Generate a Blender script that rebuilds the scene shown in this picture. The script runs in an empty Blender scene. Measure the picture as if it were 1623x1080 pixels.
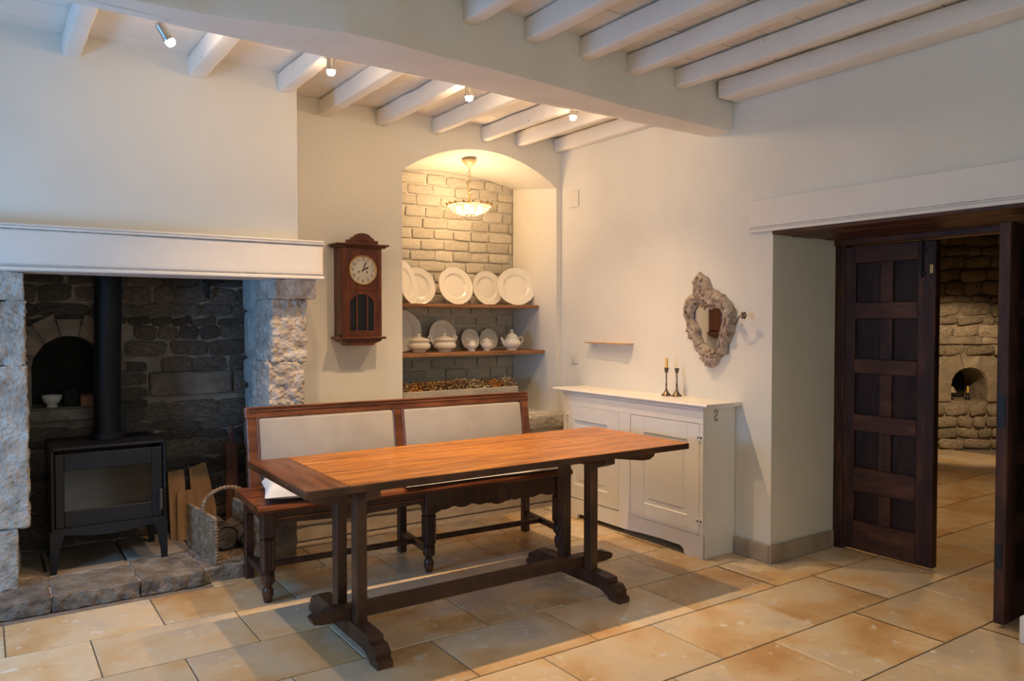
import bpy, bmesh, math, random
from mathutils import Vector, Matrix, noise
R = math.radians
SC = bpy.context.scene
COL = SC.collection
rnd = random.Random(7)

# ------------------------------------------------------------------ camera, world, exposure
cd = bpy.data.cameras.new('camera'); cam = bpy.data.objects.new('camera', cd); COL.objects.link(cam)
cd.sensor_fit = 'HORIZONTAL'; cd.sensor_width = 36.0; cd.lens = 1232.0 / 1623.0 * 36.0
cd.clip_start = 0.05
cam.location = (0, 0, 1.455)
cam.rotation_euler = (R(90 - 1.5), 0, R(55.75 - 90))
SC.camera = cam
w = bpy.data.worlds.new('world'); SC.world = w; w.use_nodes = True
bg = w.node_tree.nodes['Background']; bg.inputs[0].default_value = (0.55, 0.72, 1.0, 1); bg.inputs[1].default_value = 0.25
SC.view_settings.view_transform = 'Standard'
SC.view_settings.look = 'None'
SC.view_settings.gamma = 1
SC.view_settings.exposure = 0.0
WARM = (1.0, 0.66, 0.355)

SPOT_W = 74
SPILL_W = 5.0
def lamp(name, kind, loc, energy, color, target=None, **kw):
    d = bpy.data.lights.new(name, kind); d.energy = energy; d.color = color
    for k, v in kw.items(): setattr(d, k, v)
    o = bpy.data.objects.new(name, d); COL.objects.link(o); o.location = loc
    if target is not None:
        o.rotation_euler = (Vector(target) - Vector(loc)).to_track_quat('-Z', 'Y').to_euler()
    return o
# daylight through the window of the left wall and the window behind the camera
lamp('window_daylight', 'AREA', (-1.62, 3.40, 1.25), 52, (0.20, 0.52, 1.0), (0.6, 3.9, .95), shape='RECTANGLE', size=1.0, size_y=.8)
lamp('rear_window_daylight', 'AREA', (.7, -2.62, 1.7), 31, (0.84, 0.94, 0.86), (2.2, 0, 1.7), shape='RECTANGLE', size=1.8, size_y=1.3)
# the room's other two ceiling spots, in its front half, aimed at the floor
for x_ in (1.3, 2.9): lamp('front_spotlight', 'SPOT', (x_, .75, 2.72), 22, (1.0, 0.67, 0.37), (x_ + .1, 1.1, 0), spot_size=R(112), spot_blend=1.0, shadow_soft_size=.02)
# lamp of the room beyond the door
lamp('far_room_lamp', 'SPOT', (7.5, 3.15, 2.20), 150, (1.0, 0.68, 0.38), (9.0, 4.3, 0.50), spot_size=R(58), spot_blend=0.55, shadow_soft_size=0.08)
lamp('far_room_ceiling_lamp', 'SPOT', (6.2, 2.9, 2.6), 80, (1.0, 0.62, 0.30), (5.8, 2.6, 0), spot_size=R(120), spot_blend=0.8, shadow_soft_size=0.1)

# ------------------------------------------------------------------ helpers
class MB:
    def __init__(s): s.v = []; s.f = []
    def add(s, vs, fs):
        n = len(s.v); s.v += [tuple(v) for v in vs]; s.f += [tuple(i + n for i in f) for f in fs]; return s
    def box(s, lo, hi, bev=0.0, seg=1, rot=None, piv=None):
        lo = Vector(lo); hi = Vector(hi); c = (lo + hi) / 2; d = hi - lo
        bm = bmesh.new(); bmesh.ops.create_cube(bm, size=1)
        bmesh.ops.scale(bm, vec=d, verts=bm.verts)
        if bev > 0: bmesh.ops.bevel(bm, geom=bm.edges[:], offset=min(bev, min(abs(x) for x in d) * .45), segments=seg, profile=.5, affect='EDGES')
        M = Matrix.Translation(c)
        if rot is not None:
            p = Vector(piv) if piv is not None else c
            M = Matrix.Translation(p) @ rot.to_4x4() @ Matrix.Translation(c - p)
        bmesh.ops.transform(bm, matrix=M, verts=bm.verts)
        bm.verts.index_update()
        s.add([v.co[:] for v in bm.verts], [[v.index for v in f.verts] for f in bm.faces]); bm.free(); return s
    def prism(s, poly, axis, a, b):
        """poly: 2d points in the two other axes (order x,y,z without axis); extruded from a to b"""
        def mk(p, t):
            q = list(p); q.insert(axis, t); return q
        n = len(poly)
        vs = [mk(p, a) for p in poly] + [mk(p, b) for p in poly]
        fs = [list(range(n))[::-1], list(range(n, 2 * n))] + [[i, (i + 1) % n, n + (i + 1) % n, n + i] for i in range(n)]
        return s.add(vs, fs)
    def lathe(s, prof, c=(0, 0, 0), n=20, M=None, sx=1, sy=1):
        vs = []; fs = []
        for r, z in prof:
            for i in range(n):
                a = 2 * math.pi * i / n
                p = Vector((r * math.cos(a) * sx, r * math.sin(a) * sy, z))
                if M is not None: p = M @ p
                vs.append(p + Vector(c))
        m = len(prof)
        for j in range(m - 1):
            for i in range(n):
                k = (i + 1) % n
                fs.append([j * n + i, j * n + k, (j + 1) * n + k, (j + 1) * n + i])
        fs.append(list(range(n))[::-1]); fs.append([(m - 1) * n + i for i in range(n)])
        return s.add(vs, fs)
    def tube(s, path, r, n=8, closed=False):
        P = [Vector(p) for p in path]; m = len(P); vs = []; fs = []
        rr = r if isinstance(r, (list, tuple)) else [r] * m
        up = Vector((0, 0, 1)); prev = None
        for i in range(m):
            a = P[(i - 1) % m] if (closed or i > 0) else P[i]
            b = P[(i + 1) % m] if (closed or i < m - 1) else P[i]
            t = (b - a).normalized()
            if prev is None:
                u = t.orthogonal().normalized()
            else:
                u = (prev - t * prev.dot(t))
                u = u.normalized() if u.length > 1e-6 else t.orthogonal().normalized()
            prev = u; v = t.cross(u)
            for k in range(n):
                an = 2 * math.pi * k / n
                vs.append(P[i] + (u * math.cos(an) + v * math.sin(an)) * rr[i])
        for i in range(m if closed else m - 1):
            j = (i + 1) % m
            for k in range(n):
                l = (k + 1) % n
                fs.append([i * n + k, i * n + l, j * n + l, j * n + k])
        if not closed:
            fs.append(list(range(n))[::-1]); fs.append([(m - 1) * n + k for k in range(n)])
        return s.add(vs, fs)
    def mesh(s, name, m, smooth=35):
        me = bpy.data.meshes.new(name); me.from_pydata(s.v, [], s.f); me.update()
        bm = bmesh.new(); bm.from_mesh(me); bmesh.ops.recalc_face_normals(bm, faces=bm.faces); bm.to_mesh(me); bm.free()
        if smooth:
            me.polygons.foreach_set('use_smooth', [True] * len(me.polygons)); me.set_sharp_from_angle(angle=R(smooth))
        for x in (m if isinstance(m, (list, tuple)) else [m]): me.materials.append(x)
        return me
    def build(s, name, m, parent=None, smooth=35, **kw):
        o = bpy.data.objects.new(name, s.mesh(name, m, smooth)); COL.objects.link(o)
        if parent is not None:
            o.parent = parent
            # geometry is written in world space: undo the parent's own placement
            if kw.pop('world', False): o.matrix_parent_inverse = parent.matrix_basis.inverted()
        for k, v in kw.items(): o[k] = v
        return o

def tag(o, label, cat, group=None, kind=None):
    o['label'] = label; o['category'] = cat
    if group: o['group'] = group
    if kind: o['kind'] = kind
    return o
def thing(name, label, cat, loc=(0, 0, 0), rz=0, group=None):
    o = bpy.data.objects.new(name, None); COL.objects.link(o); o.empty_display_size = .1
    o.location = loc; o.rotation_euler = (0, 0, rz)
    return tag(o, label, cat, group)
def place(name, me, parent, loc, scale=(1, 1, 1), rot=(0, 0, 0), **kw):
    o = bpy.data.objects.new(name, me); COL.objects.link(o); o.parent = parent
    o.location = loc; o.scale = scale; o.rotation_euler = rot
    for k, v in kw.items(): o[k] = v
    return o
def copy_tree(o, parent=None):
    c = o.copy(); COL.objects.link(c); c.parent = parent
    for ch in o.children: copy_tree(ch, c)
    return c

# ------------------------------------------------------------------ materials
def mat(name, cols, scale=4.0, stretch=(1, 1, 1), rough=.6, bump=0.0, bscale=30.0, metal=0.0, detail=5.0,
        spots=None, spotscale=40, spotth=(.62, .68), objrand=0.0, roughvar=0.0, spec=.5, bstretch=None, grime=None):
    m = bpy.data.materials.new(name); m.use_nodes = True
    nt = m.node_tree; N = nt.nodes; L = nt.links; b = N['Principled BSDF']
    tc = N.new('ShaderNodeTexCoord'); oi = N.new('ShaderNodeObjectInfo')
    ad = N.new('ShaderNodeVectorMath'); ad.operation = 'MULTIPLY_ADD'
    L.new(oi.outputs['Random'], ad.inputs[0]); ad.inputs[1].default_value = (17, 31, 23); L.new(tc.outputs['Object'], ad.inputs[2])
    mp = N.new('ShaderNodeMapping'); mp.inputs['Scale'].default_value = stretch; L.new(ad.outputs[0], mp.inputs[0])
    n1 = N.new('ShaderNodeTexNoise'); n1.inputs['Scale'].default_value = scale; n1.inputs['Detail'].default_value = detail
    L.new(mp.outputs[0], n1.inputs['Vector'])
    cr = N.new('ShaderNodeValToRGB'); e = cr.color_ramp.elements
    while len(e) < len(cols): e.new(.5)
    for i, (p, c) in enumerate(cols): e[i].position = p; e[i].color = (*c, 1)
    L.new(n1.outputs['Fac'], cr.inputs[0]); out = cr.outputs[0]
    if spots is not None:
        n3 = N.new('ShaderNodeTexNoise'); n3.inputs['Scale'].default_value = spotscale; n3.inputs['Detail'].default_value = 3
        L.new(mp.outputs[0], n3.inputs['Vector'])
        mr = N.new('ShaderNodeMapRange'); mr.inputs[1].default_value = spotth[0]; mr.inputs[2].default_value = spotth[1]
        L.new(n3.outputs['Fac'], mr.inputs[0])
        mx = N.new('ShaderNodeMix'); mx.data_type = 'RGBA'; L.new(mr.outputs[0], mx.inputs[0]); L.new(out, mx.inputs[6]); mx.inputs[7].default_value = (*spots, 1)
        out = mx.outputs[2]
    if objrand:
        hv = N.new('ShaderNodeHueSaturation'); mr2 = N.new('ShaderNodeMapRange')
        mr2.inputs[3].default_value = 1 - objrand; mr2.inputs[4].default_value = 1 + objrand
        L.new(oi.outputs['Random'], mr2.inputs[0]); L.new(mr2.outputs[0], hv.inputs['Value']); L.new(out, hv.inputs['Color']); out = hv.outputs[0]
    L.new(out, b.inputs['Base Color'])
    b.inputs['Roughness'].default_value = rough; b.inputs['Metallic'].default_value = metal
    b.inputs['Specular IOR Level'].default_value = spec
    if roughvar:
        mr3 = N.new('ShaderNodeMapRange'); mr3.inputs[3].default_value = rough - roughvar; mr3.inputs[4].default_value = rough + roughvar
        n4 = N.new('ShaderNodeTexNoise'); n4.inputs['Scale'].default_value = scale * 2.3; L.new(mp.outputs[0], n4.inputs['Vector'])
        L.new(n4.outputs['Fac'], mr3.inputs[0]); L.new(mr3.outputs[0], b.inputs['Roughness'])
    if bump:
        n2 = N.new('ShaderNodeTexNoise'); n2.inputs['Scale'].default_value = bscale; n2.inputs['Detail'].default_value = 6
        if bstretch:
            mp2 = N.new('ShaderNodeMapping'); mp2.inputs['Scale'].default_value = bstretch; L.new(ad.outputs[0], mp2.inputs[0]); L.new(mp2.outputs[0], n2.inputs['Vector'])
        else: L.new(mp.outputs[0], n2.inputs['Vector'])
        bp = N.new('ShaderNodeBump'); bp.inputs['Strength'].default_value = 1.0; bp.inputs['Distance'].default_value = bump
        L.new(n2.outputs['Fac'], bp.inputs['Height']); L.new(bp.outputs[0], b.inputs['Normal'])
    return m
def emit(name, color, strength):
    m = bpy.data.materials.new(name); m.use_nodes = True; b = m.node_tree.nodes['Principled BSDF']
    b.inputs['Base Color'].default_value = (*color, 1); b.inputs['Emission Color'].default_value = (*color, 1); b.inputs['Emission Strength'].default_value = strength
    return m
def glassy(name, color, alpha, rough=.05):
    m = bpy.data.materials.new(name); m.use_nodes = True; nt = m.node_tree; N = nt.nodes; L = nt.links
    N.remove(N['Principled BSDF']); o = N['Material Output']
    t = N.new('ShaderNodeBsdfTransparent'); g = N.new('ShaderNodeBsdfGlossy'); g.inputs['Roughness'].default_value = rough
    g.inputs['Color'].default_value = (*color, 1); t.inputs['Color'].default_value = (*color, 1)
    mx = N.new('ShaderNodeMixShader'); mx.inputs[0].default_value = alpha
    L.new(t.outputs[0], mx.inputs[1]); L.new(g.outputs[0], mx.inputs[2]); L.new(mx.outputs[0], o.inputs[0])
    return m

PLASTER = mat('plaster', [(.3, (.75, .73, .665)), (.7, (.82, .80, .73))], scale=1.6, rough=.85, bump=.004, bscale=6)
NICHEP = mat('niche_plaster', [(.3, (.80, .76, .68)), (.7, (.86, .82, .74))], scale=2, rough=.85, bump=.003, bscale=8)
WBEAM = mat('white_painted_beam', [(.3, (.80, .77, .72)), (.7, (.88, .85, .80))], scale=3, rough=.7, bump=.006, bscale=9, spots=(.20, .16, .13), spotscale=22, spotth=(.74, .78))
WPLANK = mat('white_painted_plank', [(.3, (.78, .73, .67)), (.7, (.86, .81, .75))], scale=3, rough=.7, bump=.003, bscale=16)
WWOOD = mat('white_painted_wood', [(.3, (.76, .73, .69)), (.7, (.83, .80, .76))], scale=3, rough=.5, bump=.002, bscale=14, spots=(.34, .27, .22), spotscale=26, spotth=(.755, .79))
CABW = mat('cabinet_paint', [(.3, (.80, .78, .75)), (.7, (.86, .84, .81))], scale=3, rough=.35, bump=.0015, bscale=20, spots=(.35, .30, .26), spotscale=30, spotth=(.77, .80))
CRACK = mat('dark_paint_crack', [(.4, (.16, .12, .09)), (.6, (.40, .33, .27))], scale=30, rough=.8)
BRICKM = mat('whitewashed_brick', [(.3, (.56, .51, .42)), (.7, (.70, .65, .55))], scale=5, rough=.8, bump=.008, bscale=22, objrand=.12)
MORTARW = mat('whitewashed_mortar', [(.3, (.58, .54, .45)), (.7, (.68, .64, .54))], scale=8, rough=.9, bump=.010, bscale=16)
STONEF = mat('fireplace_stone', [(.25, (.12, .09, .07)), (.5, (.21, .165, .13)), (.75, (.34, .27, .215))], scale=8, rough=.85, bump=.02, bscale=16, objrand=.30, bstretch=(1, 1, 2.2))
LIME = mat('limewashed_stone', [(.3, (.42, .40, .37)), (.7, (.62, .60, .57))], scale=5, rough=.85, bump=.012, bscale=14)
MORTARF = mat('fireplace_mortar', [(.3, (.22, .185, .15)), (.7, (.36, .30, .25))], scale=10, rough=.95, bump=.02, bscale=22)
GRANITE = mat('granite_block', [(.25, (.30, .25, .21)), (.5, (.53, .47, .41)), (.75, (.72, .66, .60))], scale=13, rough=.85, bump=.022, bscale=42, detail=8)
HEARTH = mat('hearth_stone', [(.25, (.14, .11, .09)), (.5, (.28, .235, .19)), (.75, (.46, .40, .33))], scale=9, rough=.75, bump=.02, bscale=45, detail=8, objrand=.12)
FLAG = mat('flagstone', [(.32, (.60, .34, .13)), (.44, (.73, .51, .27)), (.54, (.78, .63, .42)), (.63, (.70, .59, .44)), (.74, (.55, .47, .36))], scale=2.3, rough=.27, bump=.0020, bscale=14, objrand=.13, roughvar=.10, spots=(.86, .79, .66), spotscale=14, spotth=(.64, .72), detail=9)
JOINT = mat('floor_joint', [(.3, (.19, .15, .12)), (.7, (.30, .25, .20))], scale=20, rough=.9)
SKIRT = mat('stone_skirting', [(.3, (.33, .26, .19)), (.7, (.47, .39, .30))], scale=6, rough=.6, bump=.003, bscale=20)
TOPW = mat('tabletop_wood', [(.28, (.17, .050, .010)), (.5, (.46, .165, .022)), (.72, (.62, .27, .050))], scale=3.0, stretch=(1.0, 11, 5), rough=.30, bump=.0012, bscale=20, roughvar=.08, detail=7, objrand=.12)
ENDW = mat('tabletop_end_wood', [(.28, (.07, .024, .010)), (.5, (.15, .050, .018)), (.72, (.24, .085, .028))], scale=3.0, stretch=(11, 1.0, 5), rough=.30, bump=.0012, bscale=20, roughvar=.08, detail=7)
DARKW = mat('dark_table_wood', [(.3, (.045, .020, .012)), (.55, (.085, .038, .021)), (.75, (.14, .065, .036))], scale=4, stretch=(2, 2, 1), rough=.42, bump=.002, bscale=24, detail=6)
BENCHW = mat('bench_wood', [(.3, (.07, .022, .010)), (.55, (.16, .052, .020)), (.75, (.26, .09, .034))], scale=4, stretch=(1, 4, 4), rough=.28, bump=.0015, bscale=22, detail=6)
BENCHL = mat('bench_leg_wood', [(.3, (.03, .012, .008)), (.55, (.06, .022, .012)), (.75, (.10, .036, .018))], scale=5, stretch=(3, 3, 1), rough=.32, bump=.0015, bscale=22)
CLOCKW = mat('clock_wood', [(.3, (.06, .015, .006)), (.55, (.12, .032, .012)), (.75, (.18, .052, .02))], scale=5, stretch=(4, 4, 1), rough=.35, bump=.001, bscale=30)
DOORW = mat('door_wood', [(.3, (.028, .010, .006)), (.55, (.060, .022, .012)), (.75, (.12, .045, .022))], scale=4, stretch=(4, 4, 1), rough=.45, spec=.3, bump=.003, bscale=26)
DOORH = mat('door_rail_wood', [(.3, (.04, .014, .008)), (.55, (.085, .030, .015)), (.75, (.15, .055, .026))], scale=4, stretch=(4, 1, 4), rough=.42, spec=.35, bump=.003, bscale=26)
DOORP = mat('door_panel_wood', [(.3, (.018, .008, .006)), (.7, (.045, .018, .012))], scale=4, stretch=(4, 4, 1), rough=.5, spec=.25, bump=.003, bscale=26)
SHELFW = mat('shelf_wood', [(.3, (.20, .085, .032)), (.6, (.36, .17, .07)), (.8, (.46, .24, .11))], scale=4, stretch=(1, 8, 8), rough=.5, bump=.002, bscale=26)
PALEW = mat('pale_oiled_wood', [(.3, (.46, .24, .09)), (.6, (.60, .35, .15)), (.8, (.68, .42, .20))], scale=4, stretch=(6, 6, 1), rough=.5, bump=.002, bscale=20)
BOARDW = mat('firewood_board', [(.3, (.30, .155, .06)), (.6, (.44, .25, .11)), (.8, (.52, .31, .15))], scale=5, stretch=(7, 7, 1), rough=.65, bump=.003, bscale=22)
PEELW = mat('old_red_wood', [(.3, (.10, .035, .018)), (.6, (.18, .065, .03)), (.8, (.24, .09, .04))], scale=4, stretch=(6, 6, 1), rough=.5, bump=.002, bscale=20)
IRON = mat('black_stove_iron', [(.3, (.010, .010, .013)), (.7, (.018, .018, .022))], scale=6, rough=.45, spec=.3, bump=.0006, bscale=60)
PIPE = mat('black_flue_enamel', [(.3, (.007, .007, .009)), (.7, (.012, .012, .014))], scale=6, rough=.5, spec=.25)
SOOT = mat('soot_black', [(.3, (.010, .009, .008)), (.7, (.03, .026, .023))], scale=6, rough=.9)
FIREBR = mat('firebrick', [(.3, (.07, .045, .03)), (.7, (.13, .09, .06))], scale=7, rough=.85, bump=.004, bscale=25)
PEWTER = mat('aged_pewter', [(.3, (.10, .075, .055)), (.7, (.22, .17, .13))], scale=16, rough=.35, metal=.85)
STEEL = mat('brushed_nickel', [(.3, (.45, .44, .42)), (.7, (.60, .58, .55))], scale=16, rough=.3, metal=.9)
BRASS = mat('aged_brass', [(.3, (.38, .25, .10)), (.7, (.60, .42, .18))], scale=16, rough=.35, metal=.7)
GILT = mat('cream_gilt', [(.3, (.52, .38, .20)), (.7, (.70, .55, .32))], scale=30, rough=.5, metal=.2)
CERAM = mat('white_ceramic', [(.3, (.80, .77, .70)), (.7, (.84, .81, .74))], scale=3, rough=.12)
FABRIC = mat('grey_upholstery', [(.3, (.36, .33, .31)), (.7, (.44, .41, .385))], scale=5, rough=.9, bump=.0008, bscale=260)
LINEN = mat('white_cotton', [(.3, (.74, .74, .73)), (.7, (.83, .83, .82))], scale=4, rough=.9, bump=.006, bscale=11)
PLASTIC = mat('ivory_plastic', [(.3, (.74, .70, .63)), (.7, (.78, .74, .67))], scale=3, rough=.35)
WAX = mat('yellow_wax', [(.3, (.78, .50, .12)), (.7, (.85, .60, .18))], scale=9, rough=.4)
WICKER = mat('seagrass', [(.25, (.15, .09, .05)), (.5, (.33, .22, .13)), (.75, (.52, .39, .26))], scale=26, rough=.75, bump=.004, bscale=120)
BARK = mat('log_bark', [(.3, (.07, .055, .045)), (.7, (.20, .16, .13))], scale=14, stretch=(2, .6, 2), rough=.9, bump=.012, bscale=30)
LOGEND = mat('log_cut', [(.3, (.30, .22, .14)), (.7, (.46, .36, .25))], scale=18, rough=.8)
FRAMEM = mat('distressed_carving', [(.30, (.13, .08, .045)), (.42, (.30, .22, .16)), (.56, (.46, .38, .31)), (.70, (.27, .17, .085))], scale=22, rough=.6, bump=.006, bscale=60, detail=8)
MIRROR = mat('mirror_glass', [(.3, (.80, .80, .80)), (.7, (.82, .82, .82))], rough=.03, metal=1.0)
STONEW = mat('far_wall_stone', [(.25, (.20, .165, .125)), (.5, (.36, .31, .24)), (.75, (.50, .44, .35))], scale=6, rough=.85, bump=.012, bscale=18, objrand=.25)
MORTARO = mat('far_wall_mortar', [(.3, (.26, .22, .165)), (.7, (.38, .33, .26))], scale=8, rough=.9, bump=.015, bscale=16)
PLANTER = mat('weathered_trough', [(.3, (.36, .32, .27)), (.7, (.52, .48, .42))], scale=5, stretch=(1, 4, 4), rough=.8, bump=.004, bscale=20)
GLASSD = glassy('dark_glass', (.42, .41, .42), .10)
GLASSC = glassy('clear_glass', (1, .97, .9), .35, .15)
DIAL = mat('clock_dial_silver', [(.3, (.62, .57, .48)), (.7, (.74, .69, .58))], scale=5, rough=.32, metal=.5)
BLACK = mat('black_enamel', [(.3, (.012, .010, .010)), (.7, (.02, .018, .018))], rough=.4)
BULB = emit('lit_halogen', (1.0, .80, .55), 60)
BULB2 = emit('lit_bulb', (1.0, .78, .48), 28)

# ------------------------------------------------------------------ stone generators
def stone_mesh(seed, m, jit=.16, rnd_=.30):
    """unit stone in x,z with depth y: 44 faces or fewer, front towards -y"""
    r = random.Random(seed); bm = bmesh.new(); bmesh.ops.create_cube(bm, size=1)
    for v in bm.verts:
        v.co.x += r.uniform(-jit, jit) * .5; v.co.z += r.uniform(-jit, jit) * .5
        if v.co.y < 0: v.co.y += r.uniform(-.12, .12)
    bmesh.ops.bevel(bm, geom=bm.edges[:], offset=rnd_ * .5, segments=1, profile=.6, affect='EDGES')
    me = bpy.data.meshes.new('stone'); bm.to_mesh(me); bm.free()
    me.polygons.foreach_set('use_smooth', [True] * len(me.polygons)); me.materials.append(m)
    return me
def rough_block(lo, hi, amp, seed, nx=26, bev=.012, freq=9, fine=.4):
    """dressed block: box subdivided and displaced"""
    lo = Vector(lo); hi = Vector(hi); d = hi - lo
    bm = bmesh.new(); bmesh.ops.create_cube(bm, size=1); bmesh.ops.scale(bm, vec=d, verts=bm.verts)
    bmesh.ops.bevel(bm, geom=bm.edges[:], offset=bev, segments=2, profile=.5, affect='EDGES')
    step = max(d) / nx
    for ax in range(3):
        n = max(1, int(d[ax] / step))
        for k in range(1, n):
            co = Vector((0, 0, 0)); co[ax] = -d[ax] / 2 + d[ax] * k / n; no = Vector((0, 0, 0)); no[ax] = 1
            bmesh.ops.bisect_plane(bm, geom=bm.verts[:] + bm.edges[:] + bm.faces[:], plane_co=co, plane_no=no)
    bm.normal_update()
    c = (lo + hi) / 2; s = Vector((seed * 3.1, seed * 1.7, seed * 5.3))
    for v in bm.verts:
        p = v.co + c
        f = noise.noise((p + s) * freq) + fine * noise.noise((p + s) * freq * 4)
        v.co = v.co + v.normal * amp * f
    bmesh.ops.translate(bm, vec=c, verts=bm.verts)
    mb = MB(); bm.verts.index_update(); mb.add([v.co[:] for v in bm.verts], [[v.index for v in f.verts] for f in bm.faces]); bm.free()
    return mb
def courses(x0, x1, z0, z1, hmin, hmax, wmin, wmax, seed):
    r = random.Random(seed); out = []; z = z0
    while z < z1 - hmin * .5:
        h = min(r.uniform(hmin, hmax), z1 - z); x = x0 - r.uniform(0, wmin)
        while x < x1:
            wd = r.uniform(wmin, wmax) * (.6 + h / hmax * .6)
            a, b = max(x, x0), min(x + wd, x1)
            if b - a > .03: out.append((a, b, z, z + h))
            x += wd
        z += h
    return out
def rubble(parent, mats, y, rects, seed, depth=.05, skip=None, gap=.012, proud=.02, name='stone', rotj=.05):
    r = random.Random(seed); pool = [stone_mesh(seed * 20 + i, mats) for i in range(12)]
    for a, b, c, d in rects:
        cx, cz = (a + b) / 2, (c + d) / 2
        if skip and skip(cx, cz, (b - a) / 2, (d - c) / 2): continue
        w_, h_ = b - a - gap * r.uniform(.6, 1.6), d - c - gap * r.uniform(.6, 1.8)
        if w_ < .015 or h_ < .012: continue
        place(name, r.choice(pool), parent, (cx, y + r.uniform(-proud, proud) * .6, cz + r.uniform(-.004, .004)),
              (w_ * (1 if r.random() < .5 else -1), depth, h_), (0, r.uniform(-rotj, rotj) * min(1, .08 / max(w_, .05)), 0))

def arch_pts(x0, x1, zs, za, n=16):
    """circular segment from (x0,zs) up to apex za and down to (x1,zs)"""
    c = (x1 - x0) / 2; h = za - zs; rr = (c * c + h * h) / (2 * h); cx = (x0 + x1) / 2; cz = za - rr
    a0 = math.asin(min(1, c / rr))
    if h > c: a0 = math.pi - a0
    return [(cx + rr * math.sin(-a0 + 2 * a0 * i / n), cz + rr * math.cos(-a0 + 2 * a0 * i / n)) for i in range(n + 1)]
def arch_wall(mb, X0, X1, Z0, Z1, hx0, hx1, hz0, zs, za, y, depth, back=None, n=16):
    """wall face at y with an arched hole whose reveal runs to y+depth (back arch may differ); the hole itself stays open"""
    A = arch_pts(hx0, hx1, zs, za, n); B = arch_pts(hx0, hx1, *(back or (zs, za)), n); yb = y + depth
    def q(a, b, c, d): mb.add([a, b, c, d], [[0, 1, 2, 3]])
    q((X0, y, Z0), (hx0, y, Z0), (hx0, y, Z1), (X0, y, Z1)); q((hx1, y, Z0), (X1, y, Z0), (X1, y, Z1), (hx1, y, Z1))
    if hz0 > Z0: q((hx0, y, Z0), (hx1, y, Z0), (hx1, y, hz0), (hx0, y, hz0))
    for i in range(n):
        q((A[i][0], y, A[i][1]), (A[i + 1][0], y, A[i + 1][1]), (A[i + 1][0], y, Z1), (A[i][0], y, Z1))
        q((A[i][0], y, A[i][1]), (A[i + 1][0], y, A[i + 1][1]), (B[i + 1][0], yb, B[i + 1][1]), (B[i][0], yb, B[i][1]))
    for x, k in ((hx0, 0), (hx1, -1)):
        q((x, y, hz0), (x, y, A[k][1]), (x, yb, B[k][1]), (x, yb, hz0))
    q((hx0, y, hz0), (hx1, y, hz0), (hx1, yb, hz0), (hx0, yb, hz0))

# ================================================================== THE SETTING
WX = 3.878; WB = 4.99; CZ = 2.915
# floor: joint bed and flagstones
fl = MB().box((-1.6, -2.7, -.12), (10.6, 7.2, -.006)).build('floor', JOINT, kind='structure')
rows = [-2.69, -2.25, -1.81, -1.37, -.93, -.49, -.02, .43, .88, 1.325, 1.767, 2.217, 2.668, 3.097, 3.525, 3.972, 4.39, 4.83, 5.27, 5.7, 6.15, 6.6, 7.05]
ODD = {1.325, 2.217, 3.097, 3.972, 4.83, 5.7, .43, -.49, -1.37}
def tile_mesh(w_, h_, seed):
    r = random.Random(seed); mb = MB().box((-w_ / 2, -h_ / 2, -.006), (w_ / 2, h_ / 2, 0), .0025)
    return mb.mesh('flagstone', FLAG)
for i in range(len(rows) - 1):
    y0, y1 = rows[i], rows[i + 1]; me = tile_mesh(.633, y1 - y0 - .008, i)
    off = .061 if y0 in ODD else .384
    for k in range(-3, 17):
        x0 = off + .6385 * k - (.02 if off + .6385 * k > 3.3 else 0)
        x1 = x0 + .6385
        if x1 > 9.6 or (x0 < -1.6) or (y1 > 5.2 and x0 < 4.5) or (x0 > 3.9 and (y0 < .8 or y0 > 5.2)) or (x0 > 8.9 and y0 < 2): continue
        if y0 > 4.38 and x1 < 1.35: continue
        place('flagstone', me, fl, ((x0 + x1) / 2, (y0 + y1) / 2, 0))

# ceiling, planks, joists, main beam
ce = MB().box((-1.6, -2.7, CZ + .02), (WX + .02, 5.1, CZ + .10)).build('ceiling', WPLANK, kind='structure')
y = -2.6; pk = 0
while y < 4.98:
    wd = rnd.uniform(.20, .26); y1 = min(y + wd, 4.99)
    MB().box((-1.5, y + .002, CZ + rnd.uniform(-.004, .002)), (WX, y1 - .002, CZ + .02), .003).build('plank', WPLANK, ce); y = y1
def joist(x0, x1, y0, y1, seed, zb=2.80):
    mb = rough_block((x0, y0, zb), (x1, y1, CZ - .009), .006, seed, nx=26, bev=.010, freq=5, fine=.2); mb.build('joist', WBEAM, ce, smooth=50)
for i, (x0, x1) in enumerate([(-1.2, -1.12), (-.75, -.67), (-.16, -.08), (.355, .435), (.955, 1.045), (1.455, 1.53)]): joist(x0, x1, 3.36, 4.60, i + 1)
for i, (x0, x1) in enumerate([(1.845, 1.925), (2.262, 2.335), (2.69, 2.755), (3.115, 3.175), (3.43, 3.485), (3.80, 3.872)]): joist(x0, x1, 3.40, 4.985, i + 20)
for i, (x0, x1) in enumerate([(-1.3, -1.21), (-.8, -.71), (-.3, -.21), (.22, .31), (.62, .71), (1.02, 1.11), (1.41, 1.495), (1.81, 1.89), (2.175, 2.26), (2.55, 2.64), (2.925, 3.005), (3.32, 3.405), (3.70, 3.872)]): joist(x0, x1, -2.6, 3.22, i + 40)
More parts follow.
